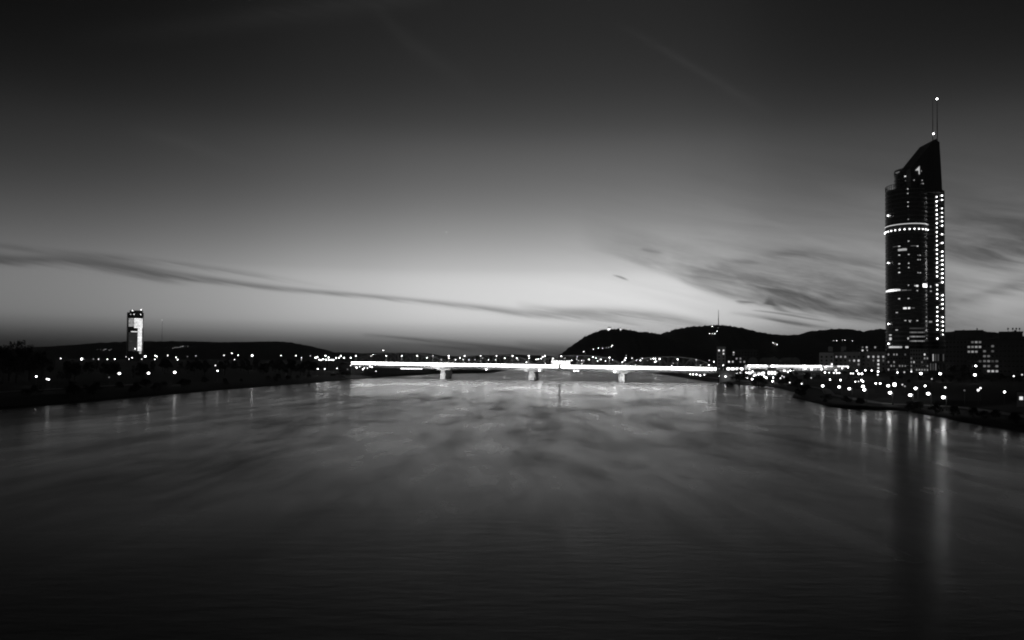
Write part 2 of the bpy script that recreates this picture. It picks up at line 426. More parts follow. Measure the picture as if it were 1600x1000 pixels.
hill('mast_hill', [(985, 556), (1005, 540), (1030, 523.5), (1045, 518.5), (1060, 513.5), (1080, 510.5), (1110, 508.5), (1125, 508), (1150, 511.5), (1170, 517), (1200, 522), (1230, 525),
                   (1270, 534), (1340, 556)], 5200, 800, seed=5, rough=11, step=13)
hill('right_hill', [(1150, 556), (1200, 532), (1230, 524.5), (1250, 523), (1270, 517.5), (1300, 514.5), (1320, 514.5), (1340, 518.5), (1355, 517.5), (1370, 514), (1385, 514), (1400, 517),
                    (1450, 521), (1480, 519), (1500, 517), (1520, 517), (1545, 521), (1562, 524), (1600, 529), (1700, 542), (1900, 556)], 5600, 800, seed=6, rough=9, step=17)

# ------------------------------------------------------------------ lamps
FR = FPX * .64
KM = 3.0      # overall lamp power
def strength(K, r, Y):
    return KM * K / (math.pi * (r * FR / Y) ** 2)
def clear_Y(px, py, Y, h=3.6):
    """nearest distance up to Y at which a lamp seen at (px, py) stands at least h above the bank"""
    y = Y
    while y > Y * .4:
        p = at(px, py, y)
        if p.z - gz(p.x, p.y) >= h and gz(p.x, p.y) > 0: return y
        y -= 3
    return Y
def small_lamp(px, py, Y, K, r, label, group, name='street_lamp', cat='street lamp', ground_z=None):
    if ground_z is None and Y < 1000: Y = clear_Y(px, py, Y)
    p = at(px, py, Y); z0 = gz(p.x, p.y) if ground_z is None else ground_z
    if p.z - z0 < 2.2: z0 = p.z - 3.5
    b = mb(M['dark_steel']); base = Vector((p.x, p.y, z0 - .3))
    b.bar(base, (p.x, p.y, p.z - r * .8), max(.07, r * .22), max(.05, r * .15), 5)
    b.m(glow(strength(K, r, Y), Y > 690)); b.ball(p, r, 7, 4)
    b.m(M['dark_steel']); b.bar(p + Vector((0, 0, r * .8)), p + Vector((0, 0, r * 1.15)), r * .9, r * .3, 8)
    o = b.build(name, loc=base); return tag(o, label, cat, group)
def big_lamp(px, py, Y, K, r, label, group, z0=None):
    if z0 is None: Y = clear_Y(px, py, Y)
    p = at(px, py, Y); z0 = gz(p.x, p.y) if z0 is None else z0
    if p.z - z0 < 2.5: z0 = p.z - 3.2
    t = thing('street_lamp', (p.x, p.y, z0), label, 'street lamp', group)
    q = Vector((p.x, p.y, z0)); s = -1 if p.x > 0 else 1
    a = p + Vector((-.9 * s, .2, .35))
    b = mb(M['dark_steel']); b.bar(q + Vector((-.9 * s, .2, -.3)), q + Vector((-.9 * s, .2, .6)), .16, .14, 8); b.bar(q + Vector((-.9 * s, .2, .6)), a, .09, .06, 8); b.build('post', t)
    b = mb(M['dark_steel']); b.bar(a, p + Vector((0, 0, r + .05)), .05, .05, 6); b.build('arm', t)
    h = mb(M['dark_steel']); h.bar(p + Vector((0, 0, r * .75)), p + Vector((0, 0, r * 1.1)), r * .95, r * .35, 10); h = h.build('lamp_hood', t)
    b = mb(glow(strength(K, r, Y))); b.ball(p, r, 10, 6, .85); b.build('lamp_globe', h, off=t.location)
    return t
LAMPS = []
def row(lst, Y, K, r, where, group, fn=small_lamp, **kw):
    LAMPS.extend((it[0], it[1], it[3] if len(it) > 3 else Y) for it in lst)
    for i, it in enumerate(sorted(lst)):
        a, b_ = it[0], it[1]; k = K * (it[2] if len(it) > 2 else 1); k = k if fn is big_lamp or len(it) < 3 else K * it[2] ** 1.45 * .75; yy = it[3] if len(it) > 3 else Y
        fn(a, b_, yy, k, r, '%s of the %s' % (ordinal(i), where), group, **kw)

# ------------------------------------------------------------------ the lit road bridge
def road_bridge():
    A, B = ground(549, 590.0), ground(1124, 598.4)
    d = (B - A); L = d.length; d.normalize(); D_ = d; nrm = Vector((d.y, -d.x, 0))       # towards the camera
    if nrm.y > 0: nrm = -nrm
    za = at(600, 567.6, A.y + (B.y - A.y) * .09).z; zb = at(1080, 575.4, A.y + (B.y - A.y) * .92).z
    def P(s, off, z):        # off > 0 = away from camera
        q = A + d * s - nrm * off; t = s / L
        return Vector((q.x, q.y, za + (zb - za) * (t - .09) / .83 + z))
    t = thing('road_bridge', (A.x, A.y, 0), 'long flat road bridge across the river with a blazing white lit edge', 'bridge')
    W = 19.0; N = 48
    def sweep(material, name, o0, o1, z0, z1, s0=0, s1=L, n=N, parent=t):
        b = mb(material); vs = []
        for i in range(n + 1):
            s = s0 + (s1 - s0) * i / n
            vs += [P(s, o0, z0), P(s, o1, z0), P(s, o1, z1), P(s, o0, z1)]
        fs = [(4 * i + k, 4 * i + 4 + k, 4 * i + 4 + (k + 1) % 4, 4 * i + (k + 1) % 4) for i in range(n) for k in range(4)]
        fs = [f[::-1] for f in fs] + [(0, 1, 2, 3), (4 * n + 3, 4 * n + 2, 4 * n + 1, 4 * n)]
        b.add(vs, fs); return b.build(name, parent)
    sweep(M['asphalt'], 'deck', .5, W, -1.0, -.6)
    sweep(M['concrete'], 'girder', 1.6, W - 1.6, -3.3, -1.004)
    sweep(M['concrete'], 'edge_beam', -.1, .5, -1.62, -1.28)
    sweep(M['concrete'], 'far_edge_beam', W, W + .5, -1.3, .2)
    # light strip: one piece for every lamp bay
    nb = 25
    for i in range(nb):
        s0, s1 = L * i / nb + .12, L * (i + 1) / nb - .12
        segs = [(s0, s1)]
        if i == 0: segs = [(s0 + (s1 - s0) * a, s0 + (s1 - s0) * b) for a, b in ((0, .10), (.16, .3), (.36, .48), (.54, 1))]
        if i == nb - 1: segs = [(s0 + (s1 - s0) * a, s0 + (s1 - s0) * b) for a, b in ((0, .34), (.44, .6), (.7, .8))]
        for a_, b_ in segs: f = sweep(glow(BAND), 'light_strip', -.02, .08, -1.0, .62, a_, b_, 2)
    # railing posts / ribs in front of the strip, far too many and small to pick apart
    rb = mb(M['steel']); nr = int(L / 1.3)
    for i in range(nr):
        s = L * (i + .5) / nr
        a, b_ = P(s - .09, -.25, -1.6), P(s + .09, -.25, 1.15)
        vs = [P(s - .12, -.32, -1.9), P(s + .12, -.32, -1.9), P(s + .12, -.16, -1.9), P(s - .12, -.16, -1.9),
              P(s - .09, -.30, 1.85), P(s + .09, -.30, 1.85), P(s + .09, -.18, 1.85), P(s - .09, -.18, 1.85)]
        rb.hexa(vs)
    tag(rb.build('railing_post', t), kind='stuff')
    sweep(M['steel'], 'handrail', -.30, -.15, 1.25, 1.36)
    # girder stiffeners below the strip
    st = mb(M['concrete'])
    for i in range(nr):
        s = L * (i + .5) / nr
        st.hexa([P(s - .12, .55, -3.1), P(s + .12, .55, -3.1), P(s + .12, 1.7, -3.1), P(s - .12, 1.7, -3.1),
                 P(s - .12, -.05, -1.64), P(s + .12, -.05, -1.64), P(s + .12, 1.7, -1.64), P(s - .12, 1.7, -1.64)])
    tag(st.build('girder_rib', t), kind='stuff')
    # piers
    for pxx in (693, 831, 971.5):
        best = min((abs((ground(pxx, 592).x / ground(pxx, 592).y) - (P(s, 0, 0).x / P(s, 0, 0).y)), s) for s in [L * i / 800 for i in range(801)])[1]
        s = best; q = P(s, 0, 0); zt = q.z - 3.35
        b = mb(M['concrete'])
        nseg = 10
        def ringpts(hw, nose, tail, z):
            pts = []
            for i in range(nseg + 1):
                a = math.pi * i / nseg
                pts.append((s - hw * math.cos(a), -nose - hw * 1.0 * math.sin(a)))
            for i in range(nseg + 1):
                a = math.pi * i / nseg
                pts.append((s + hw * math.cos(a), tail + hw * math.sin(a)))
            out = []
            for ss, oo in pts:
                w_ = P(s, 0, 0) + D_ * (ss - s) + Vector((.12, 1, 0)).normalized() * oo; out.append(Vector((w_.x, w_.y, z)))
            return out
        lv = [(-1.5, 2.3, 1.6), (3.2, 2.3, 1.6), (3.8, 1.9, 1.1), (zt - 1.2, 1.8, .9), (zt - .9, 1.9, 1.2)]
        vs = []; 
        for z, hw, nose in lv: vs += ringpts(hw, nose, 11, z)
        m_ = 2 * (nseg + 1)
        fs = [(k * m_ + i, k * m_ + (i + 1) % m_, (k + 1) * m_ + (i + 1) % m_, (k + 1) * m_ + i) for k in range(len(lv) - 1) for i in range(m_)]
        fs.append(tuple(range((len(lv) - 1) * m_, len(lv) * m_)))
        b.add(vs, fs); pier = b.build('pier', t)
        c = mb(M['concrete'])
        c.hexa([P(s - 3, -.6, -4.25), P(s + 3, -.6, -4.25), P(s + 3, W - 1, -4.25), P(s - 3, W - 1, -4.25), P(s - 6, -1.2, -3.35), P(s + 6, -1.2, -3.35), P(s + 6, W - 1, -3.35), P(s - 6, W - 1, -3.35)])
        c.build('pier_cap', t)
        f = P(s, -8.0, 0); fl = mb(M['dark_steel']); z = zt - .2
        fl.bar((f.x, f.y, z), P(s, -.3, -1.3), .08, .08, 5)
        fo = fl.build('floodlight', t); fl2 = mb(M['dark_steel']); fl2.box(f.x - .5, f.y - .12, z - .8, f.x + .5, f.y, z); fl2.build('housing', fo, off=t.location); e = mb(glow(2200)); e.box(f.x - .45, f.y + .003, z - .75, f.x + .45, f.y + .03, z - .05); e.build('lamp_globe', fo, off=t.location)
    # abutments
    for s0, s1 in ((-10, .0), (L, L + 9)):
        b = mb(M['concrete_dark']); b.hexa([Vector((P(s, o, 0).x, P(s, o, 0).y, z)) for z in (-.5, P(s0, 0, -1.1).z) for s, o in ((s0, -.6), (s1, -.6), (s1, W + 1), (s0, W + 1))]); b.build('abutment', t)
    # hanging navigation panel
    s = min((abs(P(q, 0, 0).x / P(q, 0, 0).y - 75.0 / FPX), q) for q in [L * i / 800 for i in range(801)])[1]
    b = mb(M['dark_steel']); b.hexa([P(s - .8, -.6, -1.5), P(s + .8, -.6, -1.5), P(s + .8, -.45, -1.5), P(s - .8, -.45, -1.5), P(s - .8, -.6, 1.0), P(s + .8, -.6, 1.0), P(s + .8, -.45, 1.0), P(s - .8, -.45, 1.0)])
    b.build('navigation_panel', t)
    # hanging signal lamps below the edge
    for pxx, r_, K in ((761, .42, 16), (844, .5, 40), (898.5, .36, 12), (903.5, .36, 12), (961, .5, 34)):
        s = min((abs(P(q, 0, 0).x / P(q, 0, 0).y - (pxx - 800) / FPX), q) for q in [L * i / 1600 for i in range(1601)])[1]
        p = P(s, -1.3, -3.0); b = mb(M['dark_steel']); b.bar(P(s, -.1, -1.2), P(s, -1.3, -1.2), .06, .06, 5); b.bar(P(s, -1.3, -1.2), p, .06, .06, 5)
        o = b.build('signal_bracket', t); e = mb(glow(strength(K, r_, p.y))); e.ball(p, r_, 8, 5); e.build('signal_lamp', o, off=t.location)
    # lamp posts along the deck: things of their own, standing on the bridge
    xs = [556, 580, 603.5, 628, 652, 676.5, 701, 726, 751, 776, 801, 826.4, 851.5, 877, 902, 927, 952.5, 977.7, 1003.5, 1030.7, 1059, 1088, 1108]
    dim = {580: .12, 676.5: .08, 902: .1, 1003.5: .15, 1088: .1, 751: .35, 776: .4, 1108: 1.2}
    for i, pxx in enumerate(xs):
        s = min((abs(P(q, 6, 0).x / P(q, 6, 0).y - (pxx - 800) / FPX), q) for q in [L * j / 1600 for j in range(1601)])[1]
        p = P(s, 6, 7.4); p.z = at(pxx, 556 + max(0, (pxx - 850)) * .026, p.y).z if pxx < 1100 else at(pxx, 570.5, p.y).z
        g0 = P(s, 6, -.6); lt = thing('bridge_lamp', g0, '%s of the tall lamps on the white lit road bridge' % ordinal(i), 'street lamp', 'lamps along the road bridge')
        b = mb(M['steel']); b.bar(g0, p + Vector((0, .5, .3)), .12, .08, 6); b.build('post', lt)
        h = mb(M['steel']); h.bar(p + Vector((0, .6, .33)), p + Vector((0, -.3, .36)), .1, .16, 6); h = h.build('lamp_hood', lt)
        K = 5 * dim.get(pxx, 1); e = mb(glow(strength(K, .34, p.y))); e.ball(p, .34, 8, 5, .6); e.build('lamp_globe', h, off=lt.location)
    return A, B, d, nrm, L, P
BAND = 16
A, B, D_, NRM, LB, PB = road_bridge()

# ------------------------------------------------------------------ the truss railway bridge behind
def truss_bridge():
    off = 62.0
    A2, B2 = A - NRM * off - D_ * 2, B - NRM * off + D_ * 34
    def proj(q, z): 
        return Vector((q.x, q.y, z))
    t = thing('railway_bridge', (A2.x, A2.y, 0), 'arched steel truss railway bridge rising behind the lit road bridge', 'bridge')
    def s_at(pxx):
        k = (pxx - 800) / FPX
        # x = k*y on the line
        den = D_.x - k * D_.y; return (k * A2.y - A2.x) / den
    zl = lambda s: 10.6 + (8.9 - 10.6) * s / LB
    edges = [551, 697, 834, 973, 1116]; tops = [551.3, 554.6, 555.4, 557.6]
    def Q(s, o, z): q = A2 + D_ * s - NRM * o; return Vector((q.x, q.y, z))
    far = mb(M['steel']); deck = mb(M['dark_steel'])
    S0, S1 = s_at(edges[0]) - 6, s_at(edges[-1]) + 6
    deck.hexa([Q(s, o, zl(s) + z) for z in (-1.6, 0) for s, o in ((S0, -1), (S1, -1), (S1, 10), (S0, 10))]); deck.build('deck', t)
    for j in range(4):
        s0, s1 = s_at(edges[j]) + .6, s_at(edges[j + 1]) - .6; mid = (s0 + s1) / 2
        ztop = at((edges[j] + edges[j + 1]) / 2, tops[j], Q(mid, 0, 0).y).z
        n = 12; pts = []
        for i in range(n + 1):
            u = i / n; s = s0 + (s1 - s0) * u; f = (1 - abs(2 * u - 1) ** 2.6) ** .8
            pts.append((s, zl(s), zl(s) + (ztop - zl(s)) * (.12 + .88 * f)))
        for i in range(n):
            a, b_ = pts[i], pts[i + 1]
            m = mb(M['steel']); m.bar(Q(a[0], 0, a[2]), Q(b_[0], 0, b_[2]), .26, .26, 4); m.build('top_chord', t)
            far.bar(Q(a[0], 9, a[2]), Q(b_[0], 9, b_[2]), .22, .22, 4)
            if i > 0:
                m = mb(M['steel']); m.bar(Q(a[0], 0, a[1]), Q(a[0], 0, a[2]), .13, .13, 4); m.build('vertical_bar', t)
                far.bar(Q(a[0], 9, a[1]), Q(a[0], 9, a[2]), .12, .12, 4)
            lo, hi = (a, b_) if (i % 2 == 0) else (b_, a)
            m = mb(M['steel']); m.bar(Q(lo[0], 0, lo[1]), Q(hi[0], 0, hi[2]), .17, .17, 4); m.build('diagonal_bar', t)
            far.bar(Q(lo[0], 9, lo[1]), Q(hi[0], 9, hi[2]), .15, .15, 4)
    far.build('far_truss', t)
    for e in edges[1:4]:
        s = s_at(e); b = mb(M['concrete']); b.hexa([Q(s + a, o, z) for z in (-1.5, zl(s) - 1.62) for a, o in ((-1.1, -.5), (1.1, -.5), (1.1, 10), (-1.1, 10))]); b.build('pier', t)
truss_bridge()

# ------------------------------------------------------------------ round office tower on the right bank
TY = 560.0
def ray_cyl(px, py, c, r):
    d = ray(px, py); o = Vector((0, 0, CAM_H)); ax = d.x * d.x + d.y * d.y
    b_ = -2 * (c.x * d.x + c.y * d.y); cc = c.x ** 2 + c.y ** 2 - r * r; D2 = b_ * b_ - 4 * ax * cc
    if D2 < 0: return None
    t = (-b_ - math.sqrt(D2)) / (2 * ax); return o + d * t
def office_tower():
    base = at(1430, 580, TY); gz0 = 6.5
    t = thing('office_tower', (base.x, base.y, gz0), 'tallest tower, dark rounded office high-rise with sloping spire and strings of lamps', 'tower')
    k = TY / FPX
    SH = 3.2
    def cyl(pc, rpx, ytop, yoff, floors_name, seg=56):
        c = at(pc, 400, TY + yoff); c.z = 0; r = rpx * (TY + yoff) / FPX; zt = at(pc, ytop, TY + yoff - r).z
        b = mb(M['glass']); b.tube_ring(c.x, c.y, .01, r, gz0 - .5, zt, seg); b.build('glass_wall', t)
        z = gz0; n = 0; me = None
        while z < zt - .4:
            if me is None:
                bb = mb(M['spandrel']); bb.tube_ring(0, 0, r - .02, r + .14, 0, 1.0, seg); me = bb.mesh(floors_name)
            o = bpy.data.objects.new('floor_band', me); col.objects.link(o); o.parent = t; o.location = Vector((c.x, c.y, z)) - t.location
            z += SH; n += 1
        # mullions
        mm = mb(M['spandrel'])
        for i in range(72):
            a = 2 * math.pi * i / 72; x, y = c.x + (r + .03) * math.cos(a), c.y + (r + .03) * math.sin(a)
            mm.box(x - .05, y - .05, gz0, x + .05, y + .05, zt)
        tag(mm.build('mullion', t), kind='stuff')
        return c, r, zt
    c1, r1, z1 = cyl(1416.6, 29.7, 292, 0, 'floor_ring_main')
    c3, r3, z3 = cyl(1446.8, 25.6, 296, 3, 'floor_ring_wing')
    # upper drum
    c2 = at(1427.5, 400, TY + 3); c2.z = 0; r2 = 27 * k; z2 = at(1427, 266, TY - 10).z
    b = mb(M['glass']); b.tube_ring(c2.x, c2.y, .01, r2, z1 - 1, z2, 56); b.build('upper_drum', t)
    for i in range(5):
        bb = mb(M['spandrel']); bb.tube_ring(c2.x, c2.y, r2 - .02, r2 + .12, z1 + 2 + i * 3.2, z1 + 2.8 + i * 3.2, 56); bb.build('floor_band', t)
    # open crown rails
    for c, r, z, h, nm in ((c1, r1, z1, 3.6, 40), (c2, r2, z2, 3.2, 36)):
        rl = mb(M['dark_steel']); rl.tube_ring(c.x, c.y, r - .15, r + .05, z + h - .35, z + h, 48); rl.tube_ring(c.x, c.y, r - .1, r, z + h * .5, z + h * .5 + .15, 48)
        for i in range(nm):
            a = 2 * math.pi * i / nm; x, y = c.x + (r - .06) * math.cos(a), c.y + (r - .06) * math.sin(a); rl.box(x - .14, y - .14, z, x + .14, y + .14, z + h)
        rl.build('crown_rail', t)
    # sloping blade
    poly = [(1423, 300), (1423, 263.5), (1460, 218), (1463, 217), (1464.5, 220), (1468, 221.5), (1470.5, 262), (1472.5, 300)]
    b = mb(M['dark_steel']); y0, y1 = TY - 12, TY + 8; n = len(poly)
    fr = [at(a, q, y0) for a, q in poly]; bk = [Vector((p.x, y1, p.z)) for p in fr]
    b.add(fr + bk, [tuple(range(n)), tuple(range(n, 2 * n))[::-1]] + [(i, i + n, (i + 1) % n + n, (i + 1) % n) for i in range(n)]); b.build('sloping_blade', t)
    rb = mb(M['spandrel'])
    for q in (1436, 1448, 1459):
        yt = 263.5 - (q - 1423) * 45.5 / 37; p, p2 = at(q, yt + 4, y0 - .12), at(q, 300, y0 - .12); rb.box(p2.x - .12, y0 - .2, p2.z, p2.x + .12, y0 + .003, p.z)
    rb.build('blade_fin', t)
    # masts
    for (xa, ya, xb, yb, r, lamp) in ((1464.2, 156, 1466.8, 222, .38, (1464, 154.6)), (1457.2, 155, 1458.8, 221, .3, None)):
        b = mb(M['dark_steel']); p, q = at(xa, ya, TY), at(xb, yb, TY); q.x = p.x; z0 = q.z - 3; b.bar((p.x, p.y, z0), (p.x, p.y, z0 + (p.z - z0) * .55), r, r * .8, 6); b.bar((p.x, p.y, z0 + (p.z - z0) * .55), p, r * .6, r * .4, 6)
        m = b.build('antenna_mast', t)
        if lamp: e = mb(glow(strength(16, .55, TY))); e.ball(at(lamp[0], lamp[1], TY), .55, 8, 5); e.build('beacon', m, off=t.location)
    e = mb(glow(strength(12, .5, TY))); e.ball(at(1458.6, 209, TY - 1), .5, 8, 5); e.build('beacon', t)
    # edge beacons
    for q, yy, K in ((1386.2, 337, 8), (1386.2, 411, 8), (1386.4, 506, 8), (1385.6, 537, 4)):
        p = at(q, yy, TY - 2); b = mb(M['dark_steel']); c = Vector((c1.x, c1.y, p.z)); dd = (p - c).normalized()
        b.bar(c + dd * (r1 - .1), c + dd * (r1 + .5), .1, .1, 5); b.bar(c + dd * (r1 + .5) - Vector((0, 0, .3)), c + dd * (r1 + .5) + Vector((0, 0, .3)), .16, .16, 6); m = b.build('beacon_bracket', t)
        e = mb(glow(strength(K, .4, TY))); e.ball(c + dd * (r1 + .75), .4, 8, 5); e.build('beacon', m, off=t.location)
    # lit ring storey
    zr = at(1417, 349, TY - r1).z; zd = at(1417, 357.5, TY - r1).z
    b = mb(glow(.8)); b.tube_ring(c1.x, c1.y, r1 + .15, r1 + .32, zr - .18, zr + .22, 64); b.build('light_ring', t)
    b = mb(M['plaster_dark']); b.tube_ring(c1.x, c1.y, r1 - .05, r1 + .145, zd - .6, zr - .5, 64); b.build('ring_wall', t)
    for i in range(28):
        a = 2 * math.pi * (i + .5) / 28; p = Vector((c1.x + (r1 + .45) * math.cos(a), c1.y + (r1 + .45) * math.sin(a), zd))
        e = mb(glow(strength(1.6, .36, TY))); e.ball(p, .42, 8, 5); e.build('ring_lamp', t)
    # vertical edge strip
    p, p2 = at(1449.6, 352, TY - 6), at(1450.3, 515, TY - 6)
    b = mb(M['steel']); b.box(p.x - .1, TY - 6.2, p2.z, p.x + .1, TY - 6, p.z); b.build('edge_profile', t)
    # strings of lamps
    yl = [294, 307.6, 314.6, 321.5, 328.2, 335.2, 341.6, 348.8, 355.6, 362.6, 369.4, 376.2, 383.1, 390.2, 397, 404, 410.5, 417.8, 424.7, 431.6, 445.4, 452.4, 459.4, 466.4, 480.2, 487.2, 494, 501, 507.6, 515, 529]
    yr = [305.6, 312.4, 325.6, 332.4, 339, 345.6, 352.6, 366, 379.6, 393, 399.8, 406.6, 413.4, 420.6, 427.3, 434.2, 441, 461.4, 468.2, 475, 482, 495.6, 502.6, 509, 516, 522.8]
    for q, ys in ((1464.2, yl), (1472.6, yr)):
        for yy in ys:
            x = q + (yy - 420) * .006
            p = ray_cyl(x, yy, c3, r3 + .45) or at(x, yy, TY + 3)
            if q > 1470: p = ray_cyl(x, yy, c3, r3 + .9) or at(x, yy, TY - 8)
            b = mb(M['dark_steel']); cc = Vector((c3.x, c3.y, p.z)); dd = (cc - p).normalized(); b.bar(p, p + dd * min(1.0, (cc - p).length - r3 + .1 if (cc - p).length > r3 else .6), .07, .07, 4); m = b.build('lamp_bracket', t)
            e = mb(glow(strength(3.6 * random.uniform(.3, 1.5), .32, TY))); e.ball(p, .36, 8, 5); e.build('facade_lamp', m, off=t.location)
    # lit windows: (px, py, width px, height px, brightness)
    wins = [(1401.8, 269.6, 2, 1.4, .12), (1414.5, 275.4, 1.8, 1.8, 1.0), (1414.7, 282.5, 1, 1, .12), (1418.4, 295.2, 1.4, 1.2, .8), (1418.4, 302.2, 1.4, 1.2, .6), (1418.7, 315.8, 1.4, 1.2, .8),
            (1418.7, 322.4, 1.4, 1.2, .7), (1419.2, 342.6, 1.4, 1.2, .35), (1419.6, 376.8, 1.8, 1.6, .5), (1405, 384.8, 1.8, 1.2, .9), (1400, 385.2, 6, .8, .08), (1433.7, 384.6, 2.6, 1.2, .8), (1428, 384, 9, .8, .1),
            (1409.8, 390.2, 9.5, 3, .42), (1412.2, 389.6, 4.5, 3, .35), (1405, 398.6, 1.6, 1.3, .7), (1419.9, 397.6, 1.6, 1.2, .7), (1434.5, 398.8, 1.5, .8, .3), (1437.8, 398.8, 2, 1, .6), (1434.5, 405.7, 1.5, 1, .7), (1437.8, 405.7, 1.5, 1, .6),
            (1405, 412.2, 1.6, 1.4, .7), (1419.9, 411.4, 1.6, 1.3, .7), (1446.6, 411.8, 2, 2.6, .12), (1405, 418.8, 1.2, 1, .25), (1419.9, 418, 1.6, 1.3, .7), (1405, 425.8, 1.7, 1.5, 1), (1434.5, 426, 1.5, 1.2, .5), (1438, 426.2, 2.2, 1, .6),
            (1419.6, 445.6, 1.4, 1.1, .6), (1429.8, 446.4, 1.6, 1.4, .7), (1433.2, 446.6, 3.4, 2.6, 1.0), (1445.8, 446.2, 9, 5.2, 2.6), (1454.2, 447.8, 1.4, 2.8, .6), (1454.6, 455, 2, 1.3, .5),
            (1388, 455, 5, 3, 1.4), (1393.5, 453.8, 5.5, 3.2, 1.8), (1399.5, 453, 6, 2.2, .7), (1404, 453.2, 3.5, 2.2, .9), (1412.8, 453.4, 6, 1.6, .12), (1433.4, 454, 2, 1.2, .6), (1421, 453.4, 5, 1, .06),
            (1405, 466.8, 1.7, 1.4, .8), (1419.6, 466.4, 2.2, 1, .6), (1414, 481.6, 4, 2.6, 1.1), (1420.4, 481.4, 2.8, 2.6, 1.1), (1427, 481.2, 4, 1.6, .07), (1401.2, 488.4, 1.8, 1, .6),
            (1414.6, 500.8, 2.2, 1, .6), (1421.8, 500.8, 4, .8, .35), (1421.8, 502.4, 1.6, 1.4, .6), (1433.4, 501, 2.2, 1.2, .6), (1454, 502.8, 4, 2.4, .25), (1401, 515.6, 2, 1.1, .6),
            (1391, 523.6, 1.2, 2, .5), (1391, 529.4, 1.2, 4, .6), (1419, 528.8, 1.6, 3, .5), (1391, 549, 1.2, 4, .5), (1391, 556, 1.2, 3, .5),
            (1393, 542.4, 3.5, 2.6, .6), (1399, 542.4, 6, 2.6, .5), (1407, 542.4, 3, 2.6, .4), (1417, 542.4, 3.6, 2.6, .6)]
    # glowing panes paint the lit station's reflection low on the right side
    for yy, g_ in ((513, .03), (519.3, .12), (525.9, .26), (532.8, .22)):
        for j in range(9): wins.append((1422.5 + j * 2.7, yy, 2.3, 1.8, g_ * (.6 + .8 * random.random()) * (.5 if j in (0, 8) else 1)))
    for q, yy, w, h, g_ in wins:
        c, r = (c1, r1) if q < 1449.5 else (c3, r3)
        if yy < 292: c, r = c2, r2
        p = ray_cyl(q, yy, c, r + .17)
        if p is None: continue
        a = math.atan2(p.y - c.y, p.x - c.x); dx = w / FPX * TY; fac = abs(math.sin(a)); da = dx / max(.25, fac) / r / 2; dz = h / FPX * TY / 2
        b = mb(glow(g_)); b.tube_ring(c.x, c.y, r + .05, r + .17, p.z - dz, p.z + dz, 3, a - da, a + da); b.build('glowing_pane', t)
    # lit emblem on the blade: a slanting wedge with an upright and a round dot
    yb = TY - 8.4; b = mb(glow(.5))
    for poly in ([(1430.2, 266.2), (1437.0, 259.4), (1437.0, 266.2)], [(1435.6, 266.3), (1437.0, 266.3), (1437.0, 272.6), (1435.8, 271.4)]):
        n = len(poly); fr = [at(a, q, TY - 12.5) for a, q in poly]; bk = [p + Vector((0, .3, 0)) for p in fr]
        b.add(fr + bk, [tuple(range(n)), tuple(range(n, 2 * n))[::-1]] + [(i, i + n, (i + 1) % n + n, (i + 1) % n) for i in range(n)])
    b.ball(at(1439.6, 267.2, TY - 12.4), .26, 8, 5)
    for a, q, e in ((1441, 281.8, .9), (1440.2, 286.8, 1), (1442.4, 286.8, 1), (1428.3, 281.4, .4)): b.ball(at(a, q, TY - 12.4), .34, 8, 4)
    b.build('lit_emblem', t)
    return t
office_tower()

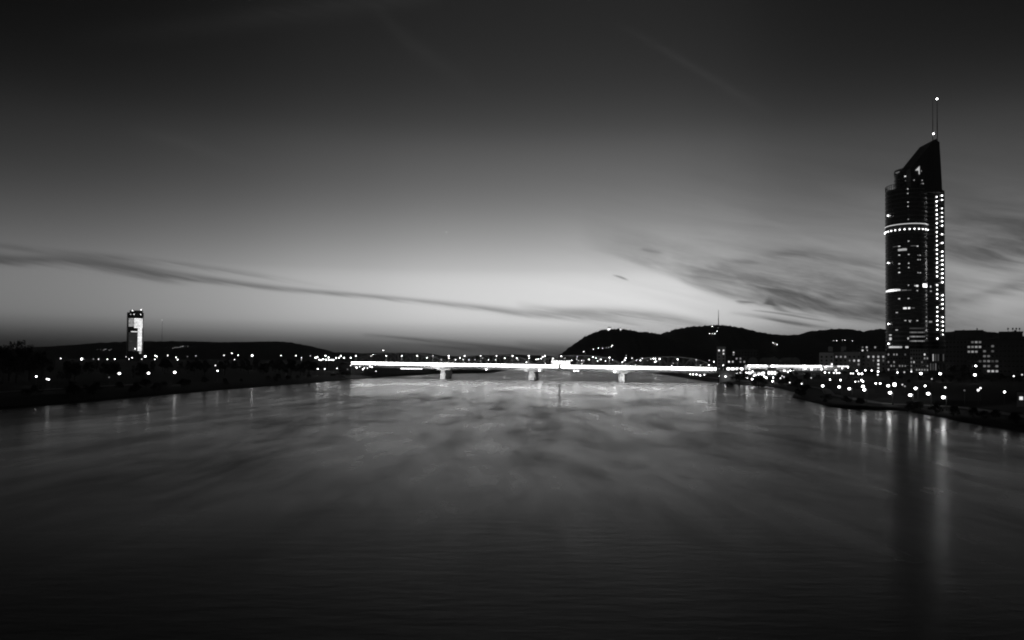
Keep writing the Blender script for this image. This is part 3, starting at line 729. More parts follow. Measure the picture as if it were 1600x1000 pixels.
# ------------------------------------------------------------------ ordinary buildings
def building(name, px0, px1, ytop, Y, depth, label, cat='building', wall='plaster', storey=3.0, bay=3.2, lit=(), z0=None, roofbits=(), window=(1.3, 1.5), unlit=True, group=None, WL=1.0):
    """box-shaped house with set-in windows; lit = (px, py, brightness[, w, h]) put on the nearest window"""
    C = at((px0 + px1) / 2, ytop, Y); nv = Vector((C.x, C.y, 0)).normalized(); ax = Vector((nv.y, -nv.x, 0)); th = math.atan2(-nv.x, nv.y)
    def loc(px, py, dep=0.0):
        d = ray(px, py); t_ = (C.dot(nv) + dep) / d.dot(nv); p = Vector((0, 0, CAM_H)) + d * t_; return Vector(((p - C).dot(ax), dep, p.z))
    z0 = gz(C.x, C.y) - .5 if z0 is None else z0
    x0, x1, zt = loc(px0, ytop).x, loc(px1, ytop).x, C.z - z0
    t = thing(name, (C.x, C.y, z0), label, cat, group); t.rotation_euler = (0, 0, th)
    O = (0, 0, 0)
    b = mb(M[wall]); b.box(x0, 0, 0, x1, depth, zt); b.build('wall', t, off=O)
    b = mb(M['roof']); b.box(x0 - .3, -.3, zt + .003, x1 + .3, depth + .3, zt + .45); b.build('roof', t, off=O)
    for i, (q0, q1, yt, dep) in enumerate(roofbits):
        p, q = loc(q0, yt, dep), loc(q1, yt, dep); b = mb(M[wall]); b.box(p.x, dep, zt + .46, q.x, dep + 5, p.z - z0); b.build('roof_house', t, off=O)
    if x1 - x0 > 12:
        rr = random.Random(int(px0)); b = mb(M['roof'])
        for k in range(int((x1 - x0) / 7)):
            xx = x0 + 1.5 + rr.random() * (x1 - x0 - 4); w_ = rr.uniform(.5, 1.6); b.box(xx, 2, zt + .46, xx + w_, 2 + w_, zt + .46 + rr.uniform(.5, 1.6))
        b.build('roof_plant', t, off=O)
    nx = max(1, int((x1 - x0) / bay)); nz = max(1, int((zt - 1.5) / storey)); bx = (x1 - x0) / nx; grid = {}
    for i in range(nx):
        for j in range(nz):
            grid[(i, j)] = (x0 + bx * (i + .5), 1.6 + storey * (j + .5))
    chosen = {}
    for it in lit:
        p = loc(it[0], it[1]); key = min(grid, key=lambda k: (grid[k][0] - p.x) ** 2 + (grid[k][1] - p.z + z0) ** 2 + (1e4 if k in chosen else 0))
        chosen[key] = round(it[2] * WL, 3)
    w, h = window
    meu = mb(M['pane']); meu.box(-w / 2, -.03, -h / 2, w / 2, .0, h / 2)
    meu.m(M['frame']); 
    for bxs in ((-w / 2 - .1, -h / 2 - .1, w / 2 + .1, -h / 2), (-w / 2 - .1, h / 2, w / 2 + .1, h / 2 + .1), (-w / 2 - .1, -h / 2, -w / 2, h / 2), (w / 2, -h / 2, w / 2 + .1, h / 2)):
        meu.box(bxs[0], -.08, bxs[1], bxs[2], .0, bxs[3])
    me = meu.mesh('window'); cache = {}
    for k, (x, z) in grid.items():
        if k in chosen:
            g_ = chosen[k]
            if g_ not in cache:
                m2 = me.copy(); m2.materials[0] = glow(g_); cache[g_] = m2
            o = bpy.data.objects.new('glowing_pane', cache[g_])
        else:
            if not unlit: continue
            o = bpy.data.objects.new('window', me)
        col.objects.link(o); o.parent = t; o.location = (x, -.003, z)
    return t
# grey housing blocks left of the tower
building('apartment_block', 1280, 1303, 551, 614, 14, 'grey flat-roofed apartment block, leftmost beside the bright station', wall='plaster', lit=[(1296, 569, .5)], group='housing blocks by the tower')
building('apartment_block', 1303.5, 1345, 550, 616, 14, 'wide grey housing block behind the station lamps with two roof houses', wall='plaster', WL=.7, lit=[(1307, 555, .35), (1316, 553, .3), (1318, 553, .3), (1340, 565, 1), (1338, 565, .7), (1342, 570, .3), (1330, 562, .15)],
         roofbits=[(1294, 1301, 542, 4), (1314, 1322, 541.5, 4)], group='housing blocks by the tower')
building('apartment_block', 1345.5, 1384, 549.5, 612, 16, 'brightest grey apartment block directly left of the tall tower', wall='plaster', WL=.5, lit=[(1361, 553, .9), (1364, 553, .9), (1368, 553, .8), (1378, 553, .8), (1375, 565, 1.5), (1375, 569, 1.5), (1375, 573, 1.2), (1367, 559, .2), (1379, 560, .15)], group='housing blocks by the tower')
building('roof_terrace_block', 1338, 1384, 540, 700, 16, 'dark taller block peeping over the grey apartments left of the tower', wall='plaster_dark', lit=[(1346, 546, .9), (1349, 547.5, .8), (1353, 547, .5), (1366, 538, .3), (1350, 541, .1)])
# tower podium
building('podium_block', 1386, 1421, 546.5, 528, 14, 'dark low office block at the foot of the tall tower', wall='plaster_dark', WL=.45, storey=2.6, bay=1.6, window=(.8, 1.2),
         lit=[(1390, 555, .6), (1399, 549.5, .5), (1403, 549.5, .5), (1390, 564, .4), (1399, 565, .5), (1408, 571, .4), (1409, 571, .4), (1398, 572, .3), (1391, 574, .5), (1386, 576, .7), (1402, 575, .3), (1412, 570, .3), (1415, 556.5, .15)])
building('podium_block', 1421.8, 1451, 545, 522, 14, 'pale low block under the right side of the tall tower', wall='plaster', WL=.45, storey=2.6, bay=1.6, window=(.8, 1.2),
         lit=[(1445, 551, 2), (1445, 557.5, .5), (1449, 557.5, .5), (1429.5, 564, 1), (1419, 564, .4), (1420, 571, .3), (1424, 580.5, .7), (1434, 578, .5), (1437, 578, .5), (1440, 578.5, .45), (1443, 578.5, .45), (1448, 578.5, .45), (1440, 563.5, .2), (1420, 557, .2), (1448, 571, .3)])
building('podium_block', 1452, 1476, 545, 530, 14, 'narrow block with tall upright windows right of the tower foot', wall='plaster', WL=.22, storey=6.4, bay=1.5, window=(.6, 4.8),
         lit=[(1456.5, 540, 2), (1464, 563, .25), (1468, 563, .25), (1473, 564, .3), (1459, 568, .2), (1457, 580, .3), (1460, 580, .5)])
# dark slabs on the right edge
building('office_block', 1477, 1534, 531, 470, 18, 'broad dark office block right of the tall tower', wall='plaster_dark', WL=.28, storey=2.9, bay=1.9, window=(1.3, 1.15),
         lit=[(1517, 537.2, .35), (1520, 537.2, .6), (1525, 537.2, .8), (1528, 537.6, .5), (1532, 538, 1.0), (1513, 544, .7), (1516, 544, .7), (1519, 544, 1), (1522, 544, 1), (1525, 544, .8), (1529, 566, .2)])
building('office_block', 1535, 1640, 531, 440, 18, 'dark office block at the right edge with a few lit squares', wall='plaster_dark', WL=.28, storey=2.9, bay=1.9, window=(1.3, 1.15),
         lit=[(1536.5, 552, .4), (1540, 552, .4), (1536.5, 559, .35), (1540, 559, .35), (1553, 544.6, .4), (1549.5, 552, .2), (1540, 566.5, .5), (1547, 566, .12), (1554, 566, .2), (1536, 572, .5), (1542, 572, .4), (1554.5, 572, .5),
              (1546, 580.5, 1.6), (1550, 580.5, 1.6), (1555, 580.7, 1.2)])
building('office_block', 1492, 1536, 516.8, 520, 20, 'tall dark windowless block rising behind the broad office block', wall='plaster_dark', unlit=False)
tb = building('office_block', 1561, 1598, 519, 500, 20, 'dark block with four little aerials on its roof at the right edge', wall='plaster_dark', unlit=False)
for q in (1575, 1582.5, 1588, 1593):
    p = at(q, 513.5, 505); p0 = at(q, 518.9, 505); ri = Matrix.Rotation(-tb.rotation_euler.z, 3, 'Z'); p, p0 = ri @ (p - tb.location), ri @ (p0 - tb.location)
    b = mb(M['dark_steel']); b.bar(p0 - Vector((0, 0, .4)), p, .14, .1, 5); b.box(p.x - .45, p.y - .2, p.z - .6, p.x + .45, p.y + .2, p.z + .5); b.build('roof_aerial', tb, off=(0, 0, 0))
# blocks right of the bridge end
building('high_rise', 1120, 1134, 541.5, 700, 14, 'slim dark block at the right end of the lit bridge', wall='plaster', lit=[(1124.5, 548.3, 1.2), (1128.5, 548.3, 1.0), (1131.3, 549.5, .8)], window=(1.2, 1.4))
building('warehouse', 1136, 1166, 556, 720, 16, 'long low dark building between slim block and station', wall='plaster_dark', lit=[(1137, 564, 1.5), (1141, 564, .6), (1148, 561, .3), (1156, 557, .2), (1157, 564, .2), (1162, 564, .3)])
building('warehouse', 1144, 1186, 546.5, 860, 16, 'faint far block above the low dark warehouse', wall='plaster_dark', lit=[(1139.5, 549.5, .8), (1139.5, 552, .6), (1139, 555, 1.3)])
building('warehouse', 1186, 1276, 560, 800, 16, 'long dark hall behind the bright station platform', wall='plaster_dark', lit=[(1197, 566.8, .3), (1228, 567, .2)])
# lit low buildings
building('riverside_pavilion', 626, 660, 574.2, 780, 8, 'low pavilion with a blazing strip of windows under the bridge left span', wall='plaster', storey=2.2, bay=1.6, window=(1.3, 1.6), z0=2.0,
         lit=[(627 + 2.3 * i, 575.8, 4.5) for i in range(15) if i not in (3, 4)])
building('riverside_terminal', 861, 891, 560.6, 980, 10, 'bright lit low building seen through the truss bridge', wall='plaster', storey=2.6, bay=3, window=(2.2, 1.8), z0=4,
         lit=[(862 + 1.6 * i, 563.4, 3.5) for i in range(18)] + [(872 + 1.6 * i, 566, 1.5) for i in range(8)])
building('riverbank_kiosk', 1589, 1602, 613, 210, 5, 'small pale kiosk at the right edge of the riverbank', wall='plaster', storey=2.4, bay=1.4, window=(.8, .9), lit=[(1593, 625, .9)])
building('rooftop_block', 71, 86, 542.5, 620, 14, 'flat-topped dark block above the trees on the far left', wall='plaster_dark', unlit=False)

# vaulted hall behind the platform
def vaulted_hall():
    Y = 720.0
    for i, pc in enumerate((1176.3, 1209.6, 1242.2)):
        c = at(pc, 566.5, Y); r = 7.8 * Y / FPX
        t = thing('vaulted_hall', (c.x, Y, 6), '%s of three round-topped grey halls above the bright station' % ['leftmost', 'middle', 'rightmost'][i], 'hall', 'round-topped halls above the station')
        b = mb(M['concrete']); n = 14; vs = []
        for y in (Y, Y + 30):
            for j in range(n + 1):
                a = math.pi * j / n; vs.append((c.x + r * math.cos(a), y, c.z + r * math.sin(a)))
        fs = [(j, j + 1, n + 2 + j, n + 1 + j) for j in range(n)] + [tuple(range(n + 1)), tuple(range(n + 1, 2 * n + 2))[::-1]]
        b.add(vs, fs); b.build('vault', t)
        b = mb(M['concrete']); b.box(c.x - r, Y, 6, c.x + r, Y + 30, c.z - .01); b.build('wall', t)
        b = mb(M['steel']); b.tube_ring(0, 0, r - .02, r + .25, -.2, 0, 20, 0, math.pi); b.v = [Vector((c.x + v.x, Y + v.z, c.z + v.y)) for v in b.v]; b.build('gable_trim', t)
vaulted_hall()

# station: raised platform with a lit canopy
def station():
    Y = 600.0
    t = thing('railway_station', (at(1240, 575, Y).x, Y, 6), 'long railway platform with blazing white canopy left of the housing blocks', 'station')
    x0, x1 = at(1168, 572, Y).x, at(1326, 573, Y).x; zc = at(1240, 571.2, Y).z; zp = zc - 3.6
    b = mb(M['concrete']); b.box(x0 - 12, Y - 1, zp - 1, x1, Y + 9, zp); b.build('platform', t)
    b = mb(M['white']); b.box(x0, Y - 1.2, zc + .15, x1, Y + 9, zc + .5); b.build('canopy_roof', t)
    n = 26
    for i in range(n):
        a, c = x0 + (x1 - x0) * i / n, x0 + (x1 - x0) * (i + 1) / n
        if i not in (5, 19, 22):
            q = mb(glow(random.choice((4, 7, 12)) if i < 20 else 1.4)); q.box(a + .25, Y - .5, zc - .95, c - .25, Y - .1, zc + .1); q.build('light_strip', t)
        p = mb(M['steel']); p.box(a - .12, Y + 3, zp, a + .12, Y + 3.24, zc + .14); p.build('column', t)
    b = mb(M['white']); b.box(x0, Y + 7, zp + .01, x1, Y + 7.3, zc); b.build('back_wall', t)
    # viaduct legs
    for i in range(14):
        a = x0 - 10 + (x1 - x0 + 8) * i / 13; p = mb(M['concrete']); p.box(a - .7, Y + 1, 4.5, a + .7, Y + 6, zp - 1.003); p.build('pillar', t)
    # viaduct reaching to the bridge
    return t
station()
# glass-fronted entrance hall below the platform
building('entrance_hall', 1199, 1213, 575.5, 540, 10, 'glazed entrance hall glowing white under the platform', wall='white', storey=2.4, bay=1.5, window=(1.3, 2.1), lit=[(1200 + 2.5 * i, 578 + 5 * j, 3.2) for i in range(6) for j in range(4)])
building('market_hall', 1168, 1196, 577.5, 560, 8, 'low shopfront with uneven bright windows left of the glazed entrance', wall='plaster', storey=2.6, bay=2.6, window=(2.0, 1.5), lit=[(1170 + 2.9 * i, 580 + 5.2 * j, random.choice((.4, 1.5, 3))) for i in range(10) for j in range(3) if random.random() < .7])
building('market_hall', 1216, 1242, 578, 570, 8, 'low shopfront with bright upper windows right of the glazed entrance', wall='plaster', storey=2.6, bay=2.6, window=(2.0, 1.5), lit=[(1218 + 2.9 * i, 580 + 5.2 * j, random.choice((.3, 1, 2.4))) for i in range(9) for j in range(2) if random.random() < .6])
building('market_hall', 1246, 1284, 577.6, 590, 8, 'long low shopfront with white windows below the platform right half', wall='plaster', storey=2.6, bay=2.6, window=(2.0, 1.5), lit=[(1247 + 2.9 * i, 579, random.choice((.6, 1.5, 3))) for i in range(13) if random.random() < .85])
building('quay_house', 1128, 1162, 572.5, 600, 8, 'low quayside house right of the bridge end with bright upper windows', wall='plaster_dark', storey=2.8, bay=2.8, window=(2.3, 1.7), lit=[(1137, 572, 4), (1140, 572, 4), (1147, 573, 3.5), (1150, 573, 4), (1153, 573, 3), (1160, 573, 3), (1163, 573, 2)])

# slab tower on the left horizon
def left_tower():
    Y = 1900.0; c = at(211.5, 500, Y); k = Y / FPX
    t = thing('high_rise', (c.x, Y, 4), 'brightly lit rounded high-rise alone on the left horizon', 'tower')
    r = 11.8 * k; zt = at(211, 495, Y - r).z
    def half(name, zz0, zz1, rr, m):
        b = mb(m); b.tube_ring(c.x, Y, .01, rr, zz0, zz1, 40); return b.build(name, t)
    half('glass_wall', 3, zt, r, M['glass'])
    z2 = at(213, 485.5, Y).z; c2 = at(213, 500, Y)
    b = mb(M['glass']); b.tube_ring(c2.x, Y, .01, 9.6 * k, zt - .01, z2, 36); b.build('upper_drum', t)
    p = at(200.5, 488.6, Y); b = mb(M['dark_steel']); b.tube_ring(c.x, Y, r - 1, r, zt, p.z, 40); b.build('parapet', t)
    SHH = 3.5; me = None; z = 5.0; i = 0
    bb = mb(M['spandrel']); bb.tube_ring(0, 0, r - .02, r + .3, 0, .9, 40); me = bb.mesh('floor_band')
    zs = []
    while z < zt - 1:
        o = bpy.data.objects.new('floor_band', me); col.objects.link(o); o.parent = t; o.location = Vector((c.x, Y, z)) - t.location; zs.append(z); z += SHH
    def band(q0, q1, y0, y1, g_):
        za, zb = at(q0, y1, Y - r).z, at(q0, y0, Y - r).z
        for z in zs:
            if za <= z + 1.8 <= zb:
                pa, pb = ray_cyl(q0, 520, c, r + .2), ray_cyl(q1, 520, c, r + .2)
                if pa is None or pb is None: continue
                a0, a1 = math.atan2(pa.y - Y, pa.x - c.x), math.atan2(pb.y - Y, pb.x - c.x)
                nw = max(1, int((q1 - q0) / 2.0))
                for j in range(nw):
                    s0, s1 = a0 + (a1 - a0) * (j + .04) / nw, a0 + (a1 - a0) * (j + .96) / nw
                    b = mb(glow(g_ * (.75 + .5 * random.random()))); b.tube_ring(c.x, Y, r + .05, r + .25, z + 1.1, z + SHH - .5, 2, s0, s1); b.build('glowing_pane', t)
    band(200.8, 209.5, 497, 510, .50); band(209.5, 222.6, 497, 512, 1.6); band(215.3, 221.8, 513.6, 549, 1.8); band(204.5, 215, 516.5, 519.8, 1.2)
    band(201, 215, 520, 548, .035); band(203, 206, 532, 534, .7); band(218, 221.5, 545, 552, .7)
    for q, yy, K in ((207, 485.4, .8), (220.5, 484, .9), (209.5, 491, .4), (219.8, 491.4, .45), (211, 545, 1.0), (204, 491, .15)):
        p = at(q, yy, Y - r - 1); e = mb(glow(strength(K, .8, Y))); e.ball(p, .8, 8, 5); e.build('beacon', t)
left_tower()

# masts on the hills
def mast(px, y0, y1, Y, r, label):
    p0, p1 = at(px, y0, Y), at(px, y1, Y); t = thing('radio_mast', p0 - Vector((0, 0, 20)), label, 'mast')
    b = mb(M['dark_steel']); b.bar(p0 - Vector((0, 0, 20)), p0 + (p1 - p0) * .45, r, r * .8, 6); b.build('lower_shaft', t)
    b = mb(M['dark_steel']); b.bar(p0 + (p1 - p0) * .45, Vector((p0.x, p0.y, p1.z)), r * .65, r * .35, 6); b.build('upper_shaft', t)
    return t
mast(1122.6, 508, 484, 5190, 3.2, 'tall thin mast on the dark hill crest near the middle right')
mast(253.3, 536, 501, 5000, 1.3, 'faint thin lattice mast on the low left hill')
for q in (253.3,): small_lamp(q, 500, 4999, .10, 1.6, 'small light at the tip of the thin left mast', None, name='mast_light', cat='light', ground_z=at(q, 502, 4999).z)
for i, (q, y1) in enumerate(((528, 546.5), (583, 547.5), (633, 546), (637.5, 546), (765, 548), (767, 548))):
    mast(q, 553, y1, 2600, .5, '%s of the hair-thin masts behind the truss bridge' % ordinal(i))['group'] = 'thin masts behind the bridges'

# lit church and houses on the crest of the castle hill
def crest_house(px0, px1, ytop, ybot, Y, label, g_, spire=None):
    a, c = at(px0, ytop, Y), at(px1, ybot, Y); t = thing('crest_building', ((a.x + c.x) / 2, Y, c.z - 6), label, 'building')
    b = mb(glow(g_)); b.box(a.x, Y, c.z - 6, c.x, Y + 10, a.z); b.build('self_glowing_wall', t)  # wall emits by itself, standing in for floodlighting
    b = mb(M['roof']); h = max(2, (a.z - c.z) * .5); b.add([(a.x - .5, Y - .5, a.z), (c.x + .5, Y - .5, a.z), (c.x + .5, Y + 10.5, a.z), (a.x - .5, Y + 10.5, a.z), (a.x, Y + 5, a.z + h), (c.x, Y + 5, a.z + h)], [(0, 1, 5, 4), (2, 3, 4, 5), (1, 2, 5), (3, 0, 4), (0, 3, 2, 1)]); b.build('roof', t)
    if spire:
        for q in spire: p = at(q, ytop - 1.4, Y + 4); b = mb(M['roof']); b.bar((p.x, p.y, a.z - 3), p, 3.2, 1.2, 6); b.build('turret', t)
crest_house(949.8, 954.6, 512.8, 516.5, 4380, 'glowing hilltop church with two turrets on the middle hill', 1.6, (950.6, 953.6))
crest_house(968.6, 970.4, 513.6, 516, 4380, 'small glowing house right of the hilltop church', 1.3)
crest_house(974.6, 976, 515.6, 518, 4380, 'second glowing house right of the hilltop church', .9)
crest_house(978.2, 979, 516.6, 518.2, 4380, 'tiny pale house farthest right of the hilltop church', .6)

# ------------------------------------------------------------------ street lights, row by row
row([(186.5, 583.5), (232, 583), (273, 581.6, 1.2)], 335, 11, .5, 'three large lamps on the dark left bank', 'large lamps on the left bank', big_lamp)
row([(127.5, 561, 1.0, 520), (227, 556.8, 1.2, 640), (394, 555.5, 1.2, 640)], 600, 22, .6, 'three starry lamps at treetop level left of the bridge', 'starry lamps at treetop level', big_lamp)
row([(3, 558, 2.2), (6.5, 556.5, 1.2), (7, 561, .7), (11, 559.5, .25), (43, 558.5, .1), (58, 558, .06), (95, 560, .7), (84.5, 566, .2), (146, 561, .15), (154, 561, .5), (168, 561.5, .8), (179.3, 561, 3), (197, 557.5, .3), (201.5, 561, .5), (206.5, 559, .8),
     (221.5, 561, .4), (242.5, 555.8, 2.2), (245, 557, 2), (242, 561.5, .8), (262, 555.5, .8), (275, 558.5, 1.4), (277.5, 561.8, .9), (293, 557, .1), (306, 556, .25)], 700, 2.4, .34, 'small lights along the skyline around the left high-rise', 'small lights along the left horizon')
row([(350, 555, .6), (362, 552, 2), (366.5, 562, .5), (372, 555.2, 1.2), (439, 555.5, .6), (462.5, 555.7, 1), (471, 559, .5), (471, 562, .2), (485, 556, .25)], 720, 2.4, .34, 'small lights over the trees left of the bridge', 'small lights left of the bridge')
row([(340, 579.4, 1.5, 380), (336.5, 571, .5, 420), (56.8, 588.2, 3.5, 300), (73.5, 592.2, 1.4, 262), (76.5, 593, 1.2, 262), (170.5, 589.5, .12, 330)], 330, 3, .26, 'low single lights on the dark left bank', 'low lights on the left bank')
row([(493, 559), (496, 558, 1.6), (499, 562), (501.5, 562.5, 1.8), (505, 561.3), (508.7, 556, 4.5), (509.5, 562, 1.8), (513.5, 558.6, 3.5), (514, 562.3), (518, 562.3), (521, 562.3), (525, 559.3), (530, 559), (532.5, 556, 5), (537.5, 559, 2), (548, 559, 2.4)], 640, 2.6, .38,
    'clustered bright lamps just left of the bridge', 'lamp cluster left of the bridge')
row([(496.5, 576.5, 2.4), (507.4, 576.5, .8), (526.6, 575.5, .6), (543, 577, .1)], 520, 3, .3, 'low lamps beneath the cluster left of the bridge', 'low lamps left of the bridge')
row([(548, 571, .6), (556, 573, .5), (557.5, 574.5, 3), (562, 573, .6), (567, 577, 1.4), (569, 575, .8), (574, 575, .6), (578, 572.5, 4), (581, 573.5, 1.6), (587.5, 580, .5)], 545, 2.4, .3, 'lights tucked under the left end of the lit bridge', 'lights under the left bridge end')
row([(673.7, 575.6, 2.4, 800), (736.5, 580, 1, 830), (742.5, 579.3, 1, 830), (776, 577, .8, 900)], 800, 2.6, .36, 'small lights seen below the lit deck over far water', 'lights below the deck', ground_z=1.0)
row([(583, 554, 1.1), (599, 547.5, .9), (667, 559, 3), (689.5, 562.5, .4), (701.2, 559.4, 2), (711.8, 562, .7), (718.8, 559.2, 3), (723.6, 562, .6), (732.6, 562.2, .6), (742, 562, .5), (754, 559.5, .2), (763.3, 562.2, .6), (774.4, 562.2, .5), (788.7, 559.6, 2.6), (807.6, 559.8, 1.6), (809.5, 562.3, .4),
     (822.6, 566, 2.6), (826.4, 559.6, 2.4)], 960, 2.4, .46, 'tiny lamps behind the bridge left half', 'distant lamps behind the bridge left half')
row([(838, 561.6, 2), (841, 561, 1.2), (845.5, 560.2, 2.6), (848, 557.5, 1.2), (852, 567.5, 4.5), (864, 560.2, 1.4), (880.3, 567.4, 3), (882.8, 560.4, 1.6), (893, 563, 1), (901, 561.3, .3), (904, 563.4, .3), (909, 563.4, .5), (912, 563.5, .5), (909, 568, 1.4), (920.3, 561.8, 3.2), (931, 559.3, .9), (934, 564, .8), (938.6, 561.7, 1.8),
     (946, 564, .7), (952, 563.2, .5), (957.3, 562, 1.8)], 980, 2.4, .46, 'tiny lamps behind the bridge middle', 'distant lamps behind the bridge middle')
row([(972.5, 565.8, 1.8), (976, 562.8, 1.4), (978.5, 555.3, .2), (987.5, 559.7, .6), (994.5, 563, 2.8), (1000.6, 563, 1.6), (1003.6, 559.3, .2), (993, 570, .5), (1011.6, 563.5, .3), (1017, 561, .5), (1021, 560.2, 2.4), (1024, 560.4, 1.4), (1023, 565.4, 2.6), (1025, 564.6, 4), (1030.5, 561.5, 3), (1049.6, 571.3, .8), (1052, 567.5, .2), (1094.5, 570.6, .3)], 960, 2.4, .46,
    'tiny lamps behind the bridge right half', 'distant lamps behind the bridge right half')
row([(1000.2, 580, 1.2, 1080), (1003, 580, 1, 1080), (1007.5, 580.4, .8, 1080), (1011.5, 580, 1.4, 1080), (1013.4, 580, 1.4, 1080), (1044.5, 580.6, .8, 900), (1048, 580, 1.6, 880), (1057.3, 581, 2.6, 840), (1065.5, 581.6, 2.8, 800), (1069.8, 582, 3.2, 770), (1074.5, 582, 3.2, 750), (1078.5, 585, 2.4, 700), (1083, 585, 4.5, 680),
     (1088.3, 585, 4, 660), (1094, 586.6, 2.8, 640), (1100.5, 585.5, 1, 620)], 800, 2.6, .4, 'quay lights under the right bridge span', 'quay lights under the right span', ground_z=3.0)
row([(1124.5, 587.4, 2), (1133.6, 588.3, 2.8), (1141.4, 589, 4.5)], 505, 5, .36, 'three quay lamps right of the bridge abutment', 'quay lamps right of the abutment', big_lamp)
row([(1108.3, 563, .3), (1115.5, 565.2, 1), (1113, 576, 1.5, 520), (1117, 577, 1.5, 520), (1122, 579.5, 3, 520), (1124, 577, 3, 520), (1130, 571, 1.2), (1131, 574, 1.6)], 640, 2.4, .36, 'little lights at the right bridge end', 'lights at the right bridge end')
row([(1167, 590.3, 5, 470), (1175.2, 592.3, 7, 460), (1197.2, 590.2, 5, 480), (1207.4, 595.6, 6, 440)], 460, 4.5, .42, 'starry lamps before the glowing station forecourt', 'forecourt lamps', big_lamp)
row([(1164, 584.6, .6), (1166, 582, 2), (1169.5, 582.5, 2), (1171, 577, 1), (1176, 580.4, 1.4), (1178, 587, 3), (1180.5, 586, 2), (1185, 585, 3), (1187, 584, 1.6), (1190.5, 585.5, 1.2), (1194, 588, 2), (1208, 590, 1.6), (1214, 582.5, .8), (1219.5, 591, .8), (1222, 587.5, .4), (1225, 589, .4), (1231, 581, 1.8), (1235, 579, 1.6), (1240, 579.4, 1.6)], 490, 2.4, .3,
    'small lights crowding the station forecourt', 'forecourt small lights')
row([(1258.5, 576, 7), (1268, 575, 2), (1284, 577, 5), (1300, 569, .6), (1306, 578.5, 3), (1289, 582, 1.4), (1295.5, 582.3, .6), (1303, 582.6, .8), (1307.5, 582.6, 1), (1311.5, 582.6, 1), (1329.5, 583.4, .8), (1333, 583.6, .8), (1339, 579.4, 4), (1341.8, 584, 3), (1346.8, 584, 3), (1372, 580.4, 4.5), (1371.5, 585.5, .6), (1402.3, 582, 1.2), (1413, 581.5, .3),
     (1424, 580.5, .6), (1325, 574, 1.4), (1316, 575.5, 1), (1290, 573, 3), (1352, 578.5, 1.5), (1362, 579, 1.2)], 603, 3.4, .38, 'street lights below the grey housing blocks', 'street lights below the housing blocks')
row([(1285.4, 603, .4, 268), (1311.2, 604.6, .4, 258), (1327, 607.3, .35, 250), (1348.4, 603.8, .6, 258), (1350.4, 609, .6, 240), (1387.8, 602.6, .9, 262), (1390.8, 613.7, 1.6, 236), (1422.2, 617.3, .8, 222), (1430.5, 606.8, 1.2, 248), (1450.4, 615, 1.2, 226), (1474, 620.8, 1.9, 212)], 240, 34, .40,
    'large starry lamps along the right promenade', 'promenade lamps on the right bank', big_lamp)
row([(1439, 583.6, 1, 470), (1468.8, 584, 1.2, 455), (1523.3, 585.6, 1.1, 420), (1524.6, 571.8, .4, 440)], 450, 20, .5, 'four starry lamps on the road before the tower', 'starry lamps on the road by the tower', big_lamp)
row([(1267.6, 590.5, .3), (1297, 593, 1.6), (1313.4, 594, 2.6), (1336.5, 596.4, 1), (1341.5, 596, .4), (1346, 594, 2), (1348.4, 596, 4), (1234, 597.8, .6, 420), (1252.6, 599.6, .8, 400), (1368.4, 599, 1.8), (1375.4, 599, 2.2), (1410, 601, .4), (1414, 603.5, .2), (1445.5, 603, 2.4, 330), (1456, 592, .3), (1477, 605.4, 1, 320), (1528.4, 609.5, 1.8, 300), (1532, 606.4, 1, 300),
     (1569.6, 612.4, 3, 290), (1584, 587.6, .8, 420), (1597, 585.4, .4, 420), (1507, 610, .1, 300)], 350, 3, .26, 'smaller lamps among the dark right bank trees', 'small lamps among the right trees')
row([(912, 549.5, 1.4), (927.2, 545.7, .9), (935, 544, 1.2), (941.6, 544.2, .7), (947, 543.5, .3), (951, 543, .4), (955.3, 541.4, 2.4), (957, 539.6, 1.4)], 3900, .9, 1.3, 'lights climbing the slope of the middle hill', 'lights on the middle hill', ground_z=90)
row([(1113, 510, 2.8), (1109, 521.3, 1.8), (1113, 521.3, .6), (1117, 521.3, 1.6), (1120.5, 517.6, 1.4), (1122, 512, .2)], 4700, .9, 1.5, 'lights high on the hill below the tall mast', 'lights under the tall mast', ground_z=200)
row([(1208, 535.7, 1.8), (1211, 537, .7), (1214, 538.3, 1.6), (1185, 551, .5), (1200, 552, .5), (1211, 551.2, 1.6), (1231, 544.4, .7), (1233.4, 543.6, 1.2), (1233.6, 549, .15)], 4700, .8, 1.4, 'lights on the dark slope above the station', 'lights on the slope above the station', ground_z=60)
row([(1302.5, 532.3, .5), (1307, 532.2, 1.1), (1316, 531.4, .6), (1320.4, 531.6, .9), (1332, 532.7, .9)], 5000, .5, 1.4, 'five lights on the hill above the housing blocks', 'lights on the right hill', ground_z=120)
row([(152, 546, .1), (161, 547.5, .2), (163, 546.5, .3), (165, 545.6, .35), (171, 546.8, .3), (157, 546, .12), (174, 545.6, .15)], 4400, .5, 1.4, 'faint lights on the left hill beside the high-rise', 'faint lights left of the high-rise', ground_z=50)
row([(270, 543.8, .35), (273.4, 543.2, .4), (276.7, 542.7, .3), (279.5, 542.6, .4), (282.4, 542, .4), (285.5, 540.9, .5), (289, 541, .12), (293.6, 541.3, .25)], 4300, .35, 1.4, 'pinprick lights in a line right of the high-rise', 'line of lights right of the high-rise', ground_z=60)
# a lit sign box among the promenade lamps
p = at(1397.6, 601, 300); t = thing('light_box', (p.x, p.y, gz(p.x, p.y)), 'square white light box among the promenade lamps', 'sign')
b = mb(glow(6)); b.box(p.x - .55, p.y - .1, p.z - .6, p.x + .55, p.y, p.z + .6); b.build('light_panel', t)
b = mb(M['dark_steel']); b.box(p.x - .65, p.y + .003, p.z - .7, p.x + .65, p.y + .12, p.z + .7); b.build('housing', t)
b = mb(M['dark_steel']); b.bar((p.x, p.y + .06, gz(p.x, p.y) - .3), (p.x, p.y + .06, p.z - .7), .1, .1, 6); b.build('post', t)
